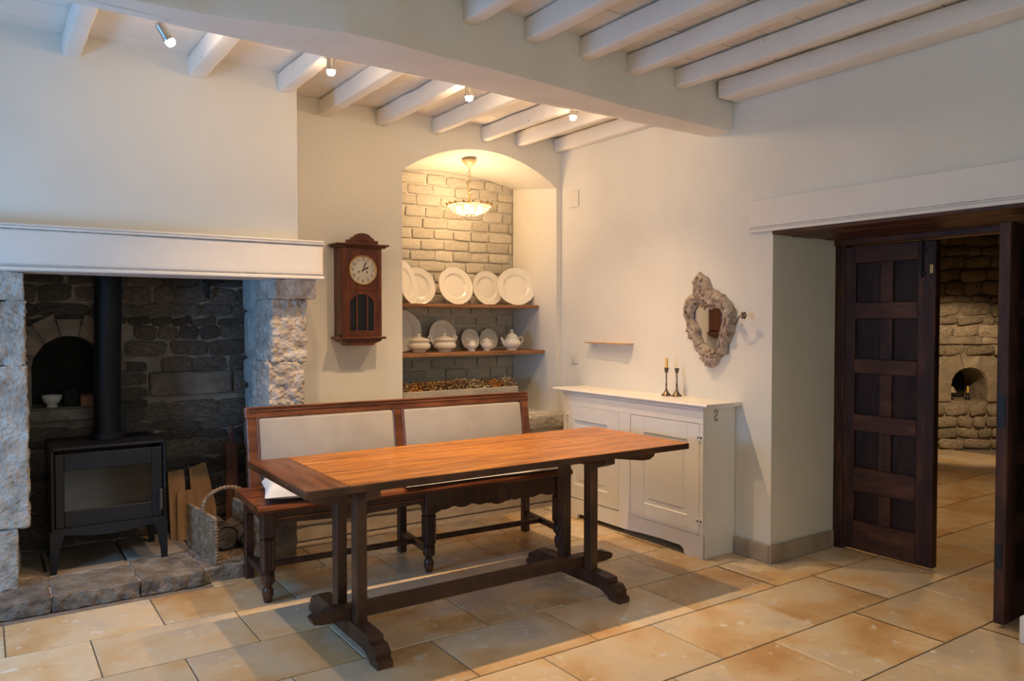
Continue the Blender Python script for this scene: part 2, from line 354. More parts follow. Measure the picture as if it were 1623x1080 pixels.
# main beam, hewn and slightly crooked
st = [(-1.5, 3.12, 3.32), (-.6, 3.13, 3.32), (.2, 3.15, 3.33), (.5, 3.165, 3.335), (.75, 3.15, 3.36), (1.0, 3.09, 3.37), (1.25, 3.03, 3.37), (1.45, 3.03, 3.38), (1.7, 3.065, 3.395), (2.05, 3.085, 3.42), (2.5, 3.14, 3.45), (2.95, 3.205, 3.46), (3.4, 3.235, 3.46), (WX, 3.262, 3.456)]
vs = []; fs = []; secs = []
for i in range(len(st) - 1):
    for k in range(6):
        t = k / 6; secs.append([st[i][j] * (1 - t) + st[i + 1][j] * t for j in range(3)])
secs.append(list(st[-1]))
for (x, a, b) in secs:
    prof = [(a - .005, CZ), (a - .012, 2.84), (a - .008, 2.74), (a, 2.655), (a + .012, 2.633), (a + .09, 2.627), ((a + b) / 2, 2.626), (b - .06, 2.628), (b - .015, 2.632), (b, 2.655), (b + .006, 2.75), (b + .004, CZ)]
    for (yy, zz) in prof:
        n_ = noise.noise(Vector((x * 2.2, yy * 5, zz * 5))) * .012
        vs.append((x, yy + (n_ if yy < (a + b) / 2 else -n_), zz + (n_ * .5 if zz < 2.7 else 0)))
m = 12
for i in range(len(secs) - 1):
    for k in range(m):
        l = (k + 1) % m; fs.append([i * m + k, i * m + l, (i + 1) * m + l, (i + 1) * m + k])
fs.append(list(range(m))); fs.append([(len(secs) - 1) * m + k for k in range(m)])
MB().add(vs, fs).build('main_beam', WBEAM, ce, smooth=50)

# back wall with the arched niche
mb = MB(); arch_wall(mb, 1.50, WX, 0, 2.95, 2.458, 3.83, .705, 2.512, 2.735, WB, .62, back=(2.59, 2.675), n=24)
wb = mb.build('wall_back', NICHEP, kind='structure')
wb.data.materials[0] = PLASTER
nb = MB().box((2.40, 5.625, .60), (3.90, 5.72, 2.80)).build('niche_back', MORTARW, wb)
bp = [MB().box((-.5, -.5, -.5), (.5, .5, .5)).mesh('brick', BRICKM)]
bricks = []
for s_ in range(8):
    r = random.Random(300 + s_); bm = bmesh.new(); bmesh.ops.create_cube(bm, size=1)
    for v in bm.verts: v.co += Vector((r.uniform(-.03, .03), r.uniform(-.10, .10), r.uniform(-.07, .07)))
    bmesh.ops.bevel(bm, geom=bm.edges[:], offset=.10, segments=1, profile=.6, affect='EDGES')
    me = bpy.data.meshes.new('brick'); bm.to_mesh(me); bm.free(); me.polygons.foreach_set('use_smooth', [True] * len(me.polygons)); me.materials.append(BRICKM); bricks.append(me)
z = .71; k = 0
while z < 2.66:
    bh = .074; x = 2.47 - (.13 if k % 2 else 0) - rnd.uniform(0, .03)
    while x < 3.82:
        bw = rnd.choice([.17, .20, .225, .18, .24, .21]); a, b = max(x, 2.462), min(x + bw - .012, 3.824)
        top = 2.59 + .085 * (1 - ((((a + b) / 2) - 3.144) / .686) ** 2)
        if b - a > .03 and z + bh < top + .03:
            place('brick', rnd.choice(bricks), nb, ((a + b) / 2, 5.6215 + rnd.uniform(-.004, .004), z + bh / 2), (b - a + .003, .026, bh - rnd.uniform(-.006, .006)), (0, rnd.uniform(-.012, .012), 0))
        x += bw
    z += bh + .014; k += 1
rough_block((1.72, 4.90, .60), (WX - .004, 5.02, .712), .006, 61, nx=40, bev=.015).build('niche_sill', GRANITE, wb, smooth=60)
MB().box((1.66, 4.965, 0), (WX - .002, 4.992, .10), .006).build('baseboard_back', SKIRT, kind='structure')

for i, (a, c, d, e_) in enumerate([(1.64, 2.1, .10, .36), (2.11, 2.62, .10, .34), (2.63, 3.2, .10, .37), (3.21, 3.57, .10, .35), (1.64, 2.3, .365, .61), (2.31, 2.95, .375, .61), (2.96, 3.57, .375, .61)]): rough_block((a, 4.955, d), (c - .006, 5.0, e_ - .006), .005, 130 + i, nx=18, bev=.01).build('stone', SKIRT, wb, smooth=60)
# chimney breast above the mantel
MB().box((-1.6, 4.58, 1.90), (1.567, 4.72, 2.95)).box((1.44, 4.70, 1.90), (1.567, 5.0, 2.95)).build('wall_chimney', PLASTER, kind='structure')

# right wall with the deep door opening, its other end just out of frame
OY0, OY1 = 1.575, 2.948
mb = MB().box((WX, OY1, 0), (4.545, 5.75, 2.95)).box((WX, -2.7, 0), (4.545, OY0, 2.95)).box((WX, OY0, 2.0), (4.545, OY1, 2.95))
wr = mb.build('wall_right', PLASTER, kind='structure')
tr = MB().box((WX - .022, .95, 1.982), (WX - .001, 3.112, 2.176), .003).box((WX - .028, .95, 1.982), (WX - .020, 3.112, 2.000), .003).build('trim_1', WWOOD, kind='structure')
MB().box((WX - .0232, .96, 2.012), (WX - .0215, 3.10, 2.0145)).box((WX - .0232, .96, 2.003), (WX - .0215, 3.10, 2.0045)).build('groove', CRACK, tr)
sf = MB()
for k, (xa, xb) in enumerate(((WX - .012, 4.04), (4.045, 4.22), (4.225, 4.38), (4.385, 4.50))): MB().box((xa, OY0 - .0, 1.962 - .003 * (k % 2)), (xb, OY1 + .10 * (k == 9), 1.998), .004).build('lintel_board', DOORH, wr)
MB().box((WX - .024, OY1, 0), (WX - .001, 3.20, .105), .005).build('baseboard_right', SKIRT, kind='structure')
MB().box((WX - .024, OY1 - .022, 0), (4.49, OY1 - .001, .108), .005).build('trim_2', SKIRT, kind='structure')
MB().box((WX - .045, 1.45, 0), (WX - .002, 1.578, .125), .006).build('trim_3', LINEN, kind='structure').data.materials[0] = CABW
# side and rear walls, out of view, with their windows
def wall_with_hole(name, axis, c, t, a0, a1, h0, h1, z0, z1):
    mb = MB()
    def bx(u0, u1, w0, w1):
        lo = [0, 0, w0]; hi = [0, 0, w1]; lo[axis] = c; hi[axis] = c + t; lo[1 - axis] = u0; hi[1 - axis] = u1; mb.box([min(p, q) for p, q in zip(lo, hi)], [max(p, q) for p, q in zip(lo, hi)])
    bx(a0, h0, 0, 2.95); bx(h1, a1, 0, 2.95); bx(h0, h1, 0, z0); bx(h0, h1, z1, 2.95)
    return mb.build(name, PLASTER, kind='structure')
wall_with_hole('wall_left', 0, -1.5, -.10, -2.6, 4.72, 2.8, 3.9, .90, 2.0)
wall_with_hole('wall_rear', 1, -2.5, -.10, -1.5, WX, -.3, 1.7, 1.0, 2.4)

# door frame and two panelled leaves
df = MB().box((4.50, 2.885, 0), (4.60, OY1, 1.98), .006).box((4.50, OY0, 0), (4.60, OY0 + .07, 1.98), .006).build('door_frame', DOORW, kind='structure'); df.name = 'trim_4'
MB().box((4.485, OY0, 1.925), (4.60, OY1, 1.965), .005).build('header', DOORH, df)
def door_leaf(name, x, y_hinge, width, sgn):
    """leaf in plane x (front face towards -x), from the hinge at y_hinge towards -y when sgn=-1; built about the hinge"""
    e = bpy.data.objects.new(name, None); COL.objects.link(e); e['kind'] = 'structure'; e.location = (x, y_hinge, 0)
    H = 1.915; zb = .02; W = width; s = sgn
    def b(n, u0, u1, z0, z1, x0, x1, m, bev=.004):
        a, c = sorted((s * u0, s * u1)); return MB().box((x0, a, z0), (x1, c, z1), bev).build(n, m, e)
    b('stile', 0, .075, zb, H, 0, .05, DOORW); b('stile', W - .105, W, zb, H, 0, .05, DOORW)
    rails = [(zb, .20), (.385, .535), (.765, .870), (1.125, 1.215), (1.465, 1.565), (1.81, H)]
    for (a, c) in rails: b('rail', .072, W - .102, a, c, -.004, .046, DOORH)
    cu = .072 + (W - .177) * .52
    for i in range(5):
        z0, z1 = rails[i][1], rails[i + 1][0]
        b('muntin', cu - .042, cu + .036, z0 - .002, z1 + .002, .004, .045, DOORH if i % 2 == 0 else DOORW)
        for (u0, u1) in ((.070, cu - .038), (cu + .032, W - .10)):
            b('panel', u0, u1, z0 - .002, z1 + .002, .022, .040, DOORP, .003)
    return e, b
d1, b = door_leaf('door_1', 4.504, 2.884, .572, -1)
bo = MB().tube([(-.012, -.496, 1.93), (-.012, -.496, 1.70)], .006, 8).box((-.012, -.515, 1.72), (-.0005, -.480, 1.735), .001).box((-.012, -.515, 1.86), (-.0005, -.480, 1.875), .001).build('slide_bolt', IRON, d1)
MB().box((-.004, -.556, 1.725), (-.0005, -.538, 1.775), .001).build('paper_tag', WAX, d1)
d2, b = door_leaf('door_2', 4.52, 1.70, .565, -1)
d2.rotation_euler = (0, 0, R(-90)); d2.location = (4.505, 1.735, 0)
MB().box((.008, -.5695, .95), (.04, -.5655, 1.10), .001).build('lock_plate', IRON, d2)
MB().box((.01, -.5695, .28), (.035, -.5655, .40), .001).build('lock_plate', IRON, d2)

# room beyond: rubble wall with a small arched oven mouth
OW = MB(); arch_wall(OW, -2.2, 2.2, 0, 3.0, .148, .548, .543, .735, .918, 0, .42, n=14)
wf = OW.build('wall_far', MORTARO, kind='structure'); wf.location = (8.888, 4.527, 0); wf.rotation_euler = (0, 0, R(-34.3))
MB().box((.10, .425, .45), (.60, .46, 1.0)).build('oven_back', SOOT, wf)
def in_oven(cx, cz, hw, hh): return (-.06 - hw * .8 < cx < .74 + hw * .8) and (.50 - hh * .3 < cz < 1.10 + hh * .5)
rubble(wf, STONEW, -.004, courses(-.5, 1.25, 0.0, 1.06, .075, .15, .13, .30, 5), 6, depth=.09, skip=in_oven, rotj=.5, gap=.012, proud=.02)
rubble(wf, STONEW, -.004, courses(-.5, 1.25, 1.06, 2.45, .08, .16, .13, .32, 9), 7, depth=.09, skip=lambda x, z, a, b: 1.17 < z < 1.30, rotj=.5, gap=.012, proud=.02)
rough_block((-.35, -.04, 1.185), (.47, .05, 1.275), .008, 71, nx=20).build('long_stone', STONEW, wf, smooth=60)
rough_block((.48, -.03, 1.185), (.95, .05, 1.265), .008, 72, nx=16).build('long_stone', STONEW, wf, smooth=60)
rough_block((-.06, -.02, .535), (.146, .05, .80), .004, 73, nx=12).build('dressed_stone', MORTARO, wf, smooth=60)
rough_block((.55, -.03, .535), (.74, .05, .80), .004, 74, nx=12).build('dressed_stone', MORTARO, wf, smooth=60)
for k in range(5):   # arch ring
    a0 = math.pi * (1 - k / 5); a1 = math.pi * (1 - (k + 1) / 5); pts = []
    for a in (a0, (a0 + a1) / 2, a1): pts.append((.348 + .205 * math.cos(a), .735 + .19 * math.sin(a)))
    for a in (a1, (a0 + a1) / 2, a0): pts.append((.348 + (.39 + .02 * (k == 2)) * math.cos(a), .78 + (.31 + .05 * (k == 2)) * math.sin(a)))
    MB().prism(pts, 1, -.02 - .006 * (k == 2), .03).build('arch_stone', MORTARO if k != 2 else STONEW, wf)
# enclosing walls and dark ceiling of that room
MB().box((4.545, 5.9, 0), (9, 6.0, 2.95)).box((4.545, .6, 0), (10.4, .7, 2.95)).box((10.4, .6, 0), (10.5, 4.5, 2.95)).build('wall_side', MORTARO, kind='structure')
MB().box((4.40, .6, 2.95), (10.5, 7.1, 3.05)).build('ceiling_far_room', DOORW, kind='structure').name = 'ceiling.001'

# ================================================================== FIREPLACE
fp = thing('fireplace', 'big stone fireplace with white mantel beam and dark rubble back around the stove', 'fireplace')
# mantel
mt = rough_block((-1.55, 4.482, 1.700), (1.687, 4.86, 1.925), .003, 3, nx=60, bev=.006, freq=2, fine=.1).build('mantel_beam', WWOOD, fp, smooth=50)
mg = MB().box((-1.5, 4.472, 1.901), (1.692, 4.486, 1.926), .004).box((-1.5, 4.474, 1.698), (1.692, 4.486, 1.716), .004).build('moulding', WWOOD, mt)
MB().box((-1.5, 4.4705, 1.9135), (1.688, 4.4722, 1.9155)).box((-1.5, 4.4785, 1.8965), (1.688, 4.4805, 1.8995)).box((-1.5, 4.4785, 1.719), (1.688, 4.4805, 1.7205)).box((-1.5, 4.4785, 1.727), (1.688, 4.4805, 1.7280)).build('groove', CRACK, mt)
# jambs (dressed granite blocks)
def jamb(blocks):
    e = bpy.data.objects.new('stone_jamb', None); COL.objects.link(e); e.parent = fp
    for i, (lo, hi, amp, fr) in enumerate(blocks):
        rough_block(lo, hi, amp, 11 + i + lo[0] * 7, nx=56, bev=.007, freq=fr, fine=.7).build('stone_block', GRANITE, e, smooth=60)
jamb([((-.75, 4.66, 1.556), (.176, 4.98, 1.700), .004, 9), ((-.75, 4.67, 1.225), (.176, 5.0, 1.552), .018, 20), ((-.75, 4.665, .395), (.184, 4.96, 1.221), .013, 16), ((-.75, 4.67, .078), (.134, 4.94, .391), .004, 9)])
jamb([((1.425, 4.565, 1.583), (1.674, 4.96, 1.700), .005, 10), ((1.42, 4.615, 1.205), (1.632, 4.94, 1.580), .012, 22), ((1.40, 4.62, .70), (1.612, 4.96, 1.202), .013, 22), ((1.41, 4.64, .0), (1.57, 4.97, .697), .010, 14)])
for o_ in [c for c in fp.children if c.name.startswith('stone_jamb')][-1].children[-1:]: o_.data.materials[0] = STONEF
# right cheek behind the jamb, back wall with the little arched recess, left cheek
ck = MB().add([(1.43, 4.93, .0), (1.50, 5.46, .0), (1.50, 5.46, 2.6), (1.43, 4.93, 2.6), (1.62, 4.93, 0), (1.62, 5.46, 0), (1.62, 5.46, 2.6), (1.62, 4.93, 2.6)], [[0, 1, 2, 3], [4, 5, 6, 7], [0, 4, 7, 3], [1, 5, 6, 2]]).build('cheek', LIME, fp)
r = random.Random(4)
for (ya, yb, za, zb_) in [(4.95, 5.16, .10, .42), (5.18, 5.40, .10, .30), (5.18, 5.40, .32, .55), (4.95, 5.15, .45, .72), (5.17, 5.40, .58, .80), (4.95, 5.20, .75, .95), (5.22, 5.40, .83, 1.0), (4.95, 5.12, .98, 1.22), (5.14, 5.40, 1.03, 1.2), (4.95, 5.22, 1.25, 1.48), (5.24, 5.40, 1.22, 1.5), (4.95, 5.15, 1.51, 1.75), (5.17, 5.40, 1.53, 1.74)]:
    o = place('stone', stone_mesh(r.randint(0, 999), LIME, .10, .22), ck, (1.452 + ((ya + yb) / 2 - 4.93) * .13, (ya + yb) / 2, (za + zb_) / 2), (yb - ya, .05, zb_ - za), (0, 0, R(-82)))
FBY = 5.42
mb = MB(); arch_wall(mb, -.9, 1.55, 0, 2.6, .235, .625, .925, 1.13, 1.36, FBY, .30, n=12)
fb = mb.build('fire_back', MORTARF, fp)
MB().box((.15, FBY + .30, .85), (.75, FBY + .34, 1.45)).build('recess_back', SOOT, fb)
MB().box((.2325, FBY + .292, .93), (.63, FBY + .299, 1.30)).build('soot_panel', SOOT, fb)
def sk(cx, cz, hw, hh):
    if .845 - hh < cz < .925 + hh * .6 and cx < .65 + hw: return True
    if .19 - hw < cx < .68 + hw and .9 < cz < 1.15 + hh * .6: return True
    if cz >= 1.1 and (cx - .43) ** 2 + (cz - 1.10) ** 2 < (.33 + hh * .8) ** 2: return True
    return .86 - hw * .7 < cx < 1.40 + hw * .6 and .955 - hh * .7 < cz < 1.125 + hh * .7
rects = courses(.02, 1.50, .08, 1.98, .045, .125, .11, .30, 21)
rubble(fb, STONEF, FBY + .016, rects, 22, depth=.07, skip=sk, gap=.004, rotj=.30, proud=.014)
rough_block((.875, FBY - .045, .965), (1.385, FBY + .03, 1.118), .005, 31, nx=22, bev=.02).build('stone', STONEF, fb, smooth=60)
for i, (a, c, d, e_) in enumerate([(.66, .86, .96, 1.03), (.66, .86, 1.045, 1.12), (1.39, 1.49, .96, 1.11), (.64, .86, .90, .95), (.70, .86, 1.13, 1.19)]):
    place('stone', stone_mesh(900 + i, STONEF), fb, ((a + c) / 2, FBY - .002, (d + e_) / 2), (c - a, .06, e_ - d))
for k in range(7):   # rough arch stones round the recess
    a0 = math.pi * (1 - k / 7) - .03; a1 = math.pi * (1 - (k + 1) / 7) + .03; pts = []
    for a in (a0, a1): pts.append((.43 + .205 * math.cos(a), 1.125 + .24 * math.sin(a)))
    for a in (a1, a0): pts.append((.43 + (.33 + .02 * math.sin(k * 5)) * math.cos(a), 1.13 + (.355 + .02 * math.cos(k * 3)) * math.sin(a)))
    MB().prism(pts, 1, FBY - .04 + .01 * math.sin(k * 2), FBY + .04).build('arch_stone', STONEF, fb)
rough_block((.02, FBY - .06, .845), (.655, FBY + .28, .923), .005, 33, nx=28, bev=.012).build('ledge_stone', HEARTH, fb, smooth=60)
lc = bpy.data.objects.new('left_cheek', None); COL.objects.link(lc); lc.parent = fp
for i, (za, zb_, xr) in enumerate([(.08, .33, .15), (.335, .55, .19), (.555, .73, .20), (.735, .93, .205), (.935, 1.2, .15), (1.205, 1.5, .15), (1.505, 1.72, .15)]):
    rough_block((-.4, 4.99, za), (xr, 5.40, zb_), .012, 80 + i, nx=14, bev=.02).build('stone', GRANITE, lc, smooth=60)
MB().box((-.9, 4.7, 2.5), (1.6, 5.75, 2.6)).build('flue_cover', SOOT, fp)
# hearth of big slabs
hz = .08
he = bpy.data.objects.new('hearth', None); COL.objects.link(he); he.parent = fp
MB().box((-1.5, 4.49, -.004), (1.235, 4.95, .071), .008).build('hearth_mortar', LIME, he)
for i, (x0, x1, y0, y1) in enumerate([(-1.5, -.42, 4.46, 4.86), (-.412, .262, 4.452, 4.832), (.268, .665, 4.455, 4.802), (.671, .985, 4.448, 4.90), (.989, 1.24, 4.466, 4.93)]):
    rough_block((x0, y0, -.004), (x1, y1, hz), .011, 51 + i, nx=48, bev=.006, freq=21).build('hearth_stone', HEARTH, he, smooth=60)
for i, (x0, x1, y0, y1) in enumerate([(-.9, .26, 4.84, 5.40), (.27, .66, 4.81, 5.40), (.67, 1.02, 4.91, 5.40), (1.03, 1.45, 4.94, 5.40)]):
    rough_block((x0, y0, -.004), (x1, y1, hz - .001), .002, 57 + i, nx=14, bev=.01).build('hearth_stone', SKIRT if i < 3 else HEARTH, he, smooth=60)

# ------------------------------------------------------------------ wood stove
sv = thing('wood_stove', 'black cast iron wood stove on legs with a glass door standing on the hearth', 'stove', (0, 0, hz))
X0, X1, Y0, Y1, B0, B1 = .290, .864, 4.835, 5.24, .215, .682       # z relative to the hearth
mb = MB().box((X0, Y0 + .03, B0), (X0 + .02, Y1, B1 - .012)).box((X1 - .02, Y0 + .03, B0), (X1, Y1, B1 - .012)).box((X0, Y1 - .02, B0), (X1, Y1, B1 - .012)).box((X0, Y0 + .03, B0), (X1, Y1, B0 + .02))
mb.build('body', IRON, sv)
MB().prism([(X0, Y0 + .0), (X1, Y0 + .0), (X1, Y0 + .20), (X1 - .03, Y1 + .01), (X0, Y1 + .01)], 2, B1 - .012, B1 + .002).build('top_plate', IRON, sv)
bow = [(X0 + .57 * t, B0 + .005 - .035 * math.sin(math.pi * t)) for t in [i / 14 for i in range(15)]]
MB().prism(bow + [(X1, B0 + .03), (X0, B0 + .03)], 1, Y0 - .012, Y0 + .03).build('front_skirt', IRON, sv)
MB().box((X0, Y0 - .012, B0 + .02), (X0 + .014, Y0 + .03, B1), .003).box((X1 - .014, Y0 - .012, B0 + .02), (X1, Y0 + .03, B1), .003).box((X0, Y0 - .012, B1 - .014), (X1, Y0 + .03, B1), .003).build('front_frame', IRON, sv)
gx0, gx1, gz0, gz1 = .353, .790, .333, .555
dr = MB().box((X0 + .02, Y0 - .004, B0 + .03), (gx0, Y0 + .02, B1 - .035), .003).box((gx1, Y0 - .004, B0 + .03), (X1 - .02, Y0 + .02, B1 - .035), .003).box((gx0, Y0 - .004, gz1), (gx1, Y0 + .02, B1 - .035), .003).box((gx0, Y0 - .004, B0 + .03), (gx1, Y0 + .02, gz0), .003).build('door', IRON, sv)
MB().box((gx0 - .004, Y0 + .004, gz0 - .004), (gx1 + .004, Y0 + .008, gz1 + .004)).build('glass_pane', GLASSD, dr)
MB().box((X1 - .038, Y0 - .030, .285), (X1 - .020, Y0 - .010, .405), .004).box((X1 - .034, Y0 - .014, .38), (X1 - .024, Y0 - .002, .395)).build('handle', STEEL, dr).data.materials[0] = mat('handle_grey', [(.3, (.06, .05, .05)), (.7, (.10, .085, .08))], rough=.35)
MB().box((X0 + .03, Y0 + .30, .25), (X1 - .03, Y0 + .33, .62), .004).box((X0 + .03, Y0 + .05, B0 + .02), (X1 - .03, Y0 + .33, B0 + .06), .004).box((X0 + .025, Y0 + .05, .25), (X0 + .05, Y0 + .33, .62), .004).box((X1 - .05, Y0 + .05, .25), (X1 - .025, Y0 + .33, .62), .004).build('firebox_lining', FIREBR, sv)
for (xa, xb, ya, yb) in ((X0 - .008, .055, Y0 - .01, 1), (X1 + .004, -.055, Y0 - .01, 1), (X0, .05, Y1 - .03, 1), (X1, -.05, Y1 - .03, 1)):
    zt = B0 + .015; d = xb
    vs = []
    for (zz, wdt, dep) in ((0.0, .030, .03), (.05, .034, .03), (.13, .045, .035), (zt, .075, .04)):
        sg = 1 if d > 0 else -1
        vs += [(xa, ya, zz), (xa + sg * wdt, ya, zz), (xa + sg * wdt, ya + dep, zz), (xa, ya + dep, zz)]
    fs = [[0, 1, 2, 3], [12, 13, 14, 15]] + [[4 * j + k, 4 * j + (k + 1) % 4, 4 * j + 4 + (k + 1) % 4, 4 * j + 4 + k] for j in range(3) for k in range(4)]
    MB().add(vs, fs).build('leg', IRON, sv)
MB().tube([(.592, 5.08, B1), (.598, 5.08, 1.1), (.625, 5.08, 2.40)], .072, 28).build('flue_pipe', PIPE, sv)
MB().lathe([(.080, 0), (.084, .004), (.084, .03), (.074, .034)], (.592, 5.08, B1 + .002), 28).build('pipe_collar', IRON, sv)
MB().box((.63, 5.14, B1), (.70, 5.19, B1 + .205), .004).build('rear_shield', IRON, sv)

# bowl and bricks on the ledge
o = MB().lathe([(.026, 0), (.030, .004), (.030, .012), (.022, .016), (.040, .030), (.053, .055), (.056, .074), (.052, .074), (.048, .055), (.034, .034), (.001, .026)], (0, 0, 0), 24).build('bowl', CERAM)
o.location = (.340, FBY + .03, .926); tag(o, 'small footed white bowl on the stone ledge inside the fireplace', 'bowl')
o = MB().box((.490, FBY - .01, .9255), (.60, FBY + .20, .992), .004).build('brick', mat('red_brick', [(.3, (.22, .10, .05)), (.7, (.34, .17, .09))], scale=8, rough=.85, bump=.004), None)
tag(o, 'reddish brick lying on the fireplace ledge beside the flue pipe', 'brick')
o = MB().box((.405, FBY + .05, .9255), (.484, FBY + .16, 1.03), .006).build('metal_box', SOOT)
tag(o, 'dark sooty box standing on the fireplace ledge between bowl and brick', 'box')
o = MB().tube([(1.235, FBY - .05, 1.83), (1.23, FBY - .06, 1.72), (1.225, FBY - .06, 1.60)], .014, 6).box((1.20, FBY - .08, 1.70), (1.33, FBY - .03, 1.80), .004).build('pot_hook', SOOT)
tag(o, 'sooty iron pot hook hanging inside the fireplace under the mantel', 'hook')

# boards leaning in the fireplace
def board(poly, y0, th, lean, label, m=BOARDW, extra=None):
    """poly in x,z ; leans back by `lean` radians from its foot"""
    mb = MB().prism(poly, 1, 0, th)
    cx = sum(p[0] for p in poly) / len(poly)
    mb.v = [(x - cx, y_, z_ - hz) for x, y_, z_ in mb.v]
    o = mb.build('board', m); o.location = (cx, y0, hz + .001); o.rotation_euler = (-lean, 0, 0)
    return tag(o, label, 'board')
board([(.955, hz), (1.055, hz), (1.052, .50), (1.04, .51), (.955, .50)], 5.19, .028, .20, 'tall plain board leaning left of its neighbours beside the stove')
board([(1.10, hz), (1.235, hz), (1.235, .26), (1.190, .535), (1.175, .54), (1.085, .51)], 5.195, .026, .22, 'tall board with slanting right edge leaning behind the wicker log carrier')
board([(.985, hz), (1.145, hz), (1.142, .375), (1.132, .390), (1.00, .385), (.99, .375)], 5.135, .026, .16, 'short board with rounded corners leaning in front of two taller boards')
e = thing('oven_peel', 'reddish wooden peel with short handle leaning in the fireplace corner', 'peel', (1.335, 5.20, hz + .001)); e.rotation_euler = (-.22, R(3), 0)
MB().box((-.042, 0, 0), (.042, .022, .58), .012).build('blade', PEELW, e)
MB().box((-.014, .003, .575), (.014, .019, .69), .006).build('handle', PEELW, e)

# wicker log carrier
bk = thing('log_basket', 'woven seagrass log carrier with arched rope handle on the hearth', 'basket', (0, 0, hz + .008))
def weave(parent, name, o, u, v, lu, lv, thick=.006):
    """panel of woven strands spanned by unit vectors u, v"""
    o = Vector(o); u = Vector(u); v = Vector(v); n = u.cross(v).normalized(); mb = MB()
    nr = max(6, int(lv / .0125)); ns = max(8, int(lu / .014))
    for j in range(nr):
        path = []
        for i in range(ns * 2 + 1):
            t = i / (ns * 2) * lu
            path.append(o + u * t + v * ((j + .5) / nr * lv) + n * (thick * math.sin(math.pi * (i / 2 + (j % 2)))) + n * 0)
        mb.tube(path, .0062, 5)
    for i in range(0, ns + 1, 2):
        mb.tube([o + u * (i / ns * lu), o + u * (i / ns * lu) + v * lv], .004, 4)
    return mb.build(name, WICKER, parent)
def rope(pts, r=.009, close=False):
    P = [Vector(p) for p in pts]; dense = []
    for i in range(len(P) - (0 if close else 1)):
        a, b_ = P[i], P[(i + 1) % len(P)]; k = max(2, int((b_ - a).length / .006))
        for t in range(k): dense.append(a.lerp(b_, t / k))
    if not close: dense.append(P[-1])
    return MB().tube(dense, [r * (1 + .22 * math.sin(i * 2.1)) for i in range(len(dense))], 7, closed=close)
bl = Vector((1.070, 4.52, 0)); bk_ = Vector((1.020, 5.00, 0)); uu = (bk_ - bl).normalized(); LL = (bk_ - bl).length
vv = Vector((-.02, .0, 1)).normalized()
weave(bk, 'side_panel', bl, uu, vv, LL, .245); rope([bl, bl + vv * .25, bk_ + vv * .25, bk_], .010).build('rim', WICKER, bk)
dx = Vector((.27, .02, 0)); weave(bk, 'base_panel', bl, dx.normalized(), uu, dx.length, LL); rope([bl, bl + dx, bk_ + dx, bk_], .010, True).build('rim', WICKER, bk)
br = bl + dx; bq = bk_ + dx; v2 = Vector((.02, 0, 1)).normalized()
weave(bk, 'side_panel', br, uu, v2, LL, .235); rope([br, br + v2 * .24, bq + v2 * .24, bq], .010).build('rim', WICKER, bk)
hp = []
c0 = bl + uu * LL * .45 + vv * .24; c1 = br + uu * LL * .45 + v2 * .24
for i in range(21):
    t = i / 20; hp.append(c0.lerp(c1, .5 - .5 * math.cos(math.pi * t)) + Vector((0, 0, .135 * math.sin(math.pi * t) ** .8)))
rope(hp, .012).build('handle', WICKER, bk)
def log(x, y0, y1, z_, rad, label, seed):
    mb = MB(); n = 18; vs = []; fs = []; m_ = 10; s = Vector((seed, 0, 0))
    for j in range(m_ + 1):
        yy = y0 + (y1 - y0) * j / m_
        for i in range(n):
            a = 2 * math.pi * i / n; rr = rad * (1 + .14 * noise.noise(Vector((math.cos(a) * 1.5, math.sin(a) * 1.5, yy * 5)) + s))
            vs.append((rr * math.cos(a), yy, rr * math.sin(a)))
    for j in range(m_):
        for i in range(n): fs.append([j * n + i, j * n + (i + 1) % n, (j + 1) * n + (i + 1) % n, (j + 1) * n + i])
    o = MB().add([(a, b_ - y0, c) for a, b_, c in vs], fs).build('log', BARK); o.location = (x, y0, z_)
    tag(o, label, 'log', None)
    for k_, q_ in ((-.0015, vs[:n]), (.0015, vs[-n:])): MB().add([(a * .9, b_ - y0 + k_, c * .9) for a, b_, c in q_], [list(range(n))]).build('cut_end', BARK, o)
log(1.165, 4.70, 5.06, hz + .092, .068, 'bark-covered log lying nearest the woven side of the log carrier', 3)
log(1.288, 4.66, 5.04, hz + .078, .052, 'thinner log lying in the log carrier behind the bench leg', 8)

# ================================================================== BENCH
bn = thing('settle_bench', 'long dark wooden settle with grey upholstered back and turned legs behind the table', 'bench', (1.196, 3.991, 0), R(-2.4))
mb = MB()
seat = bn
xs = [-.07, .245, .56, .875, 1.19, 1.505, 1.905]
for i in range(1): pass
MB().prism([(-.055, .472), (-.062, .488), (-.052, .503), (-.03, .508), (.46, .508), (.46, .472)], 0, -.062, 1.90).build('seat', BENCHW, bn)
for k, yy in enumerate((.075, .20, .33)): MB().box((-.055, yy, .5075), (1.89, yy + .004, .509)).build('seat_joint', BENCHL, bn)
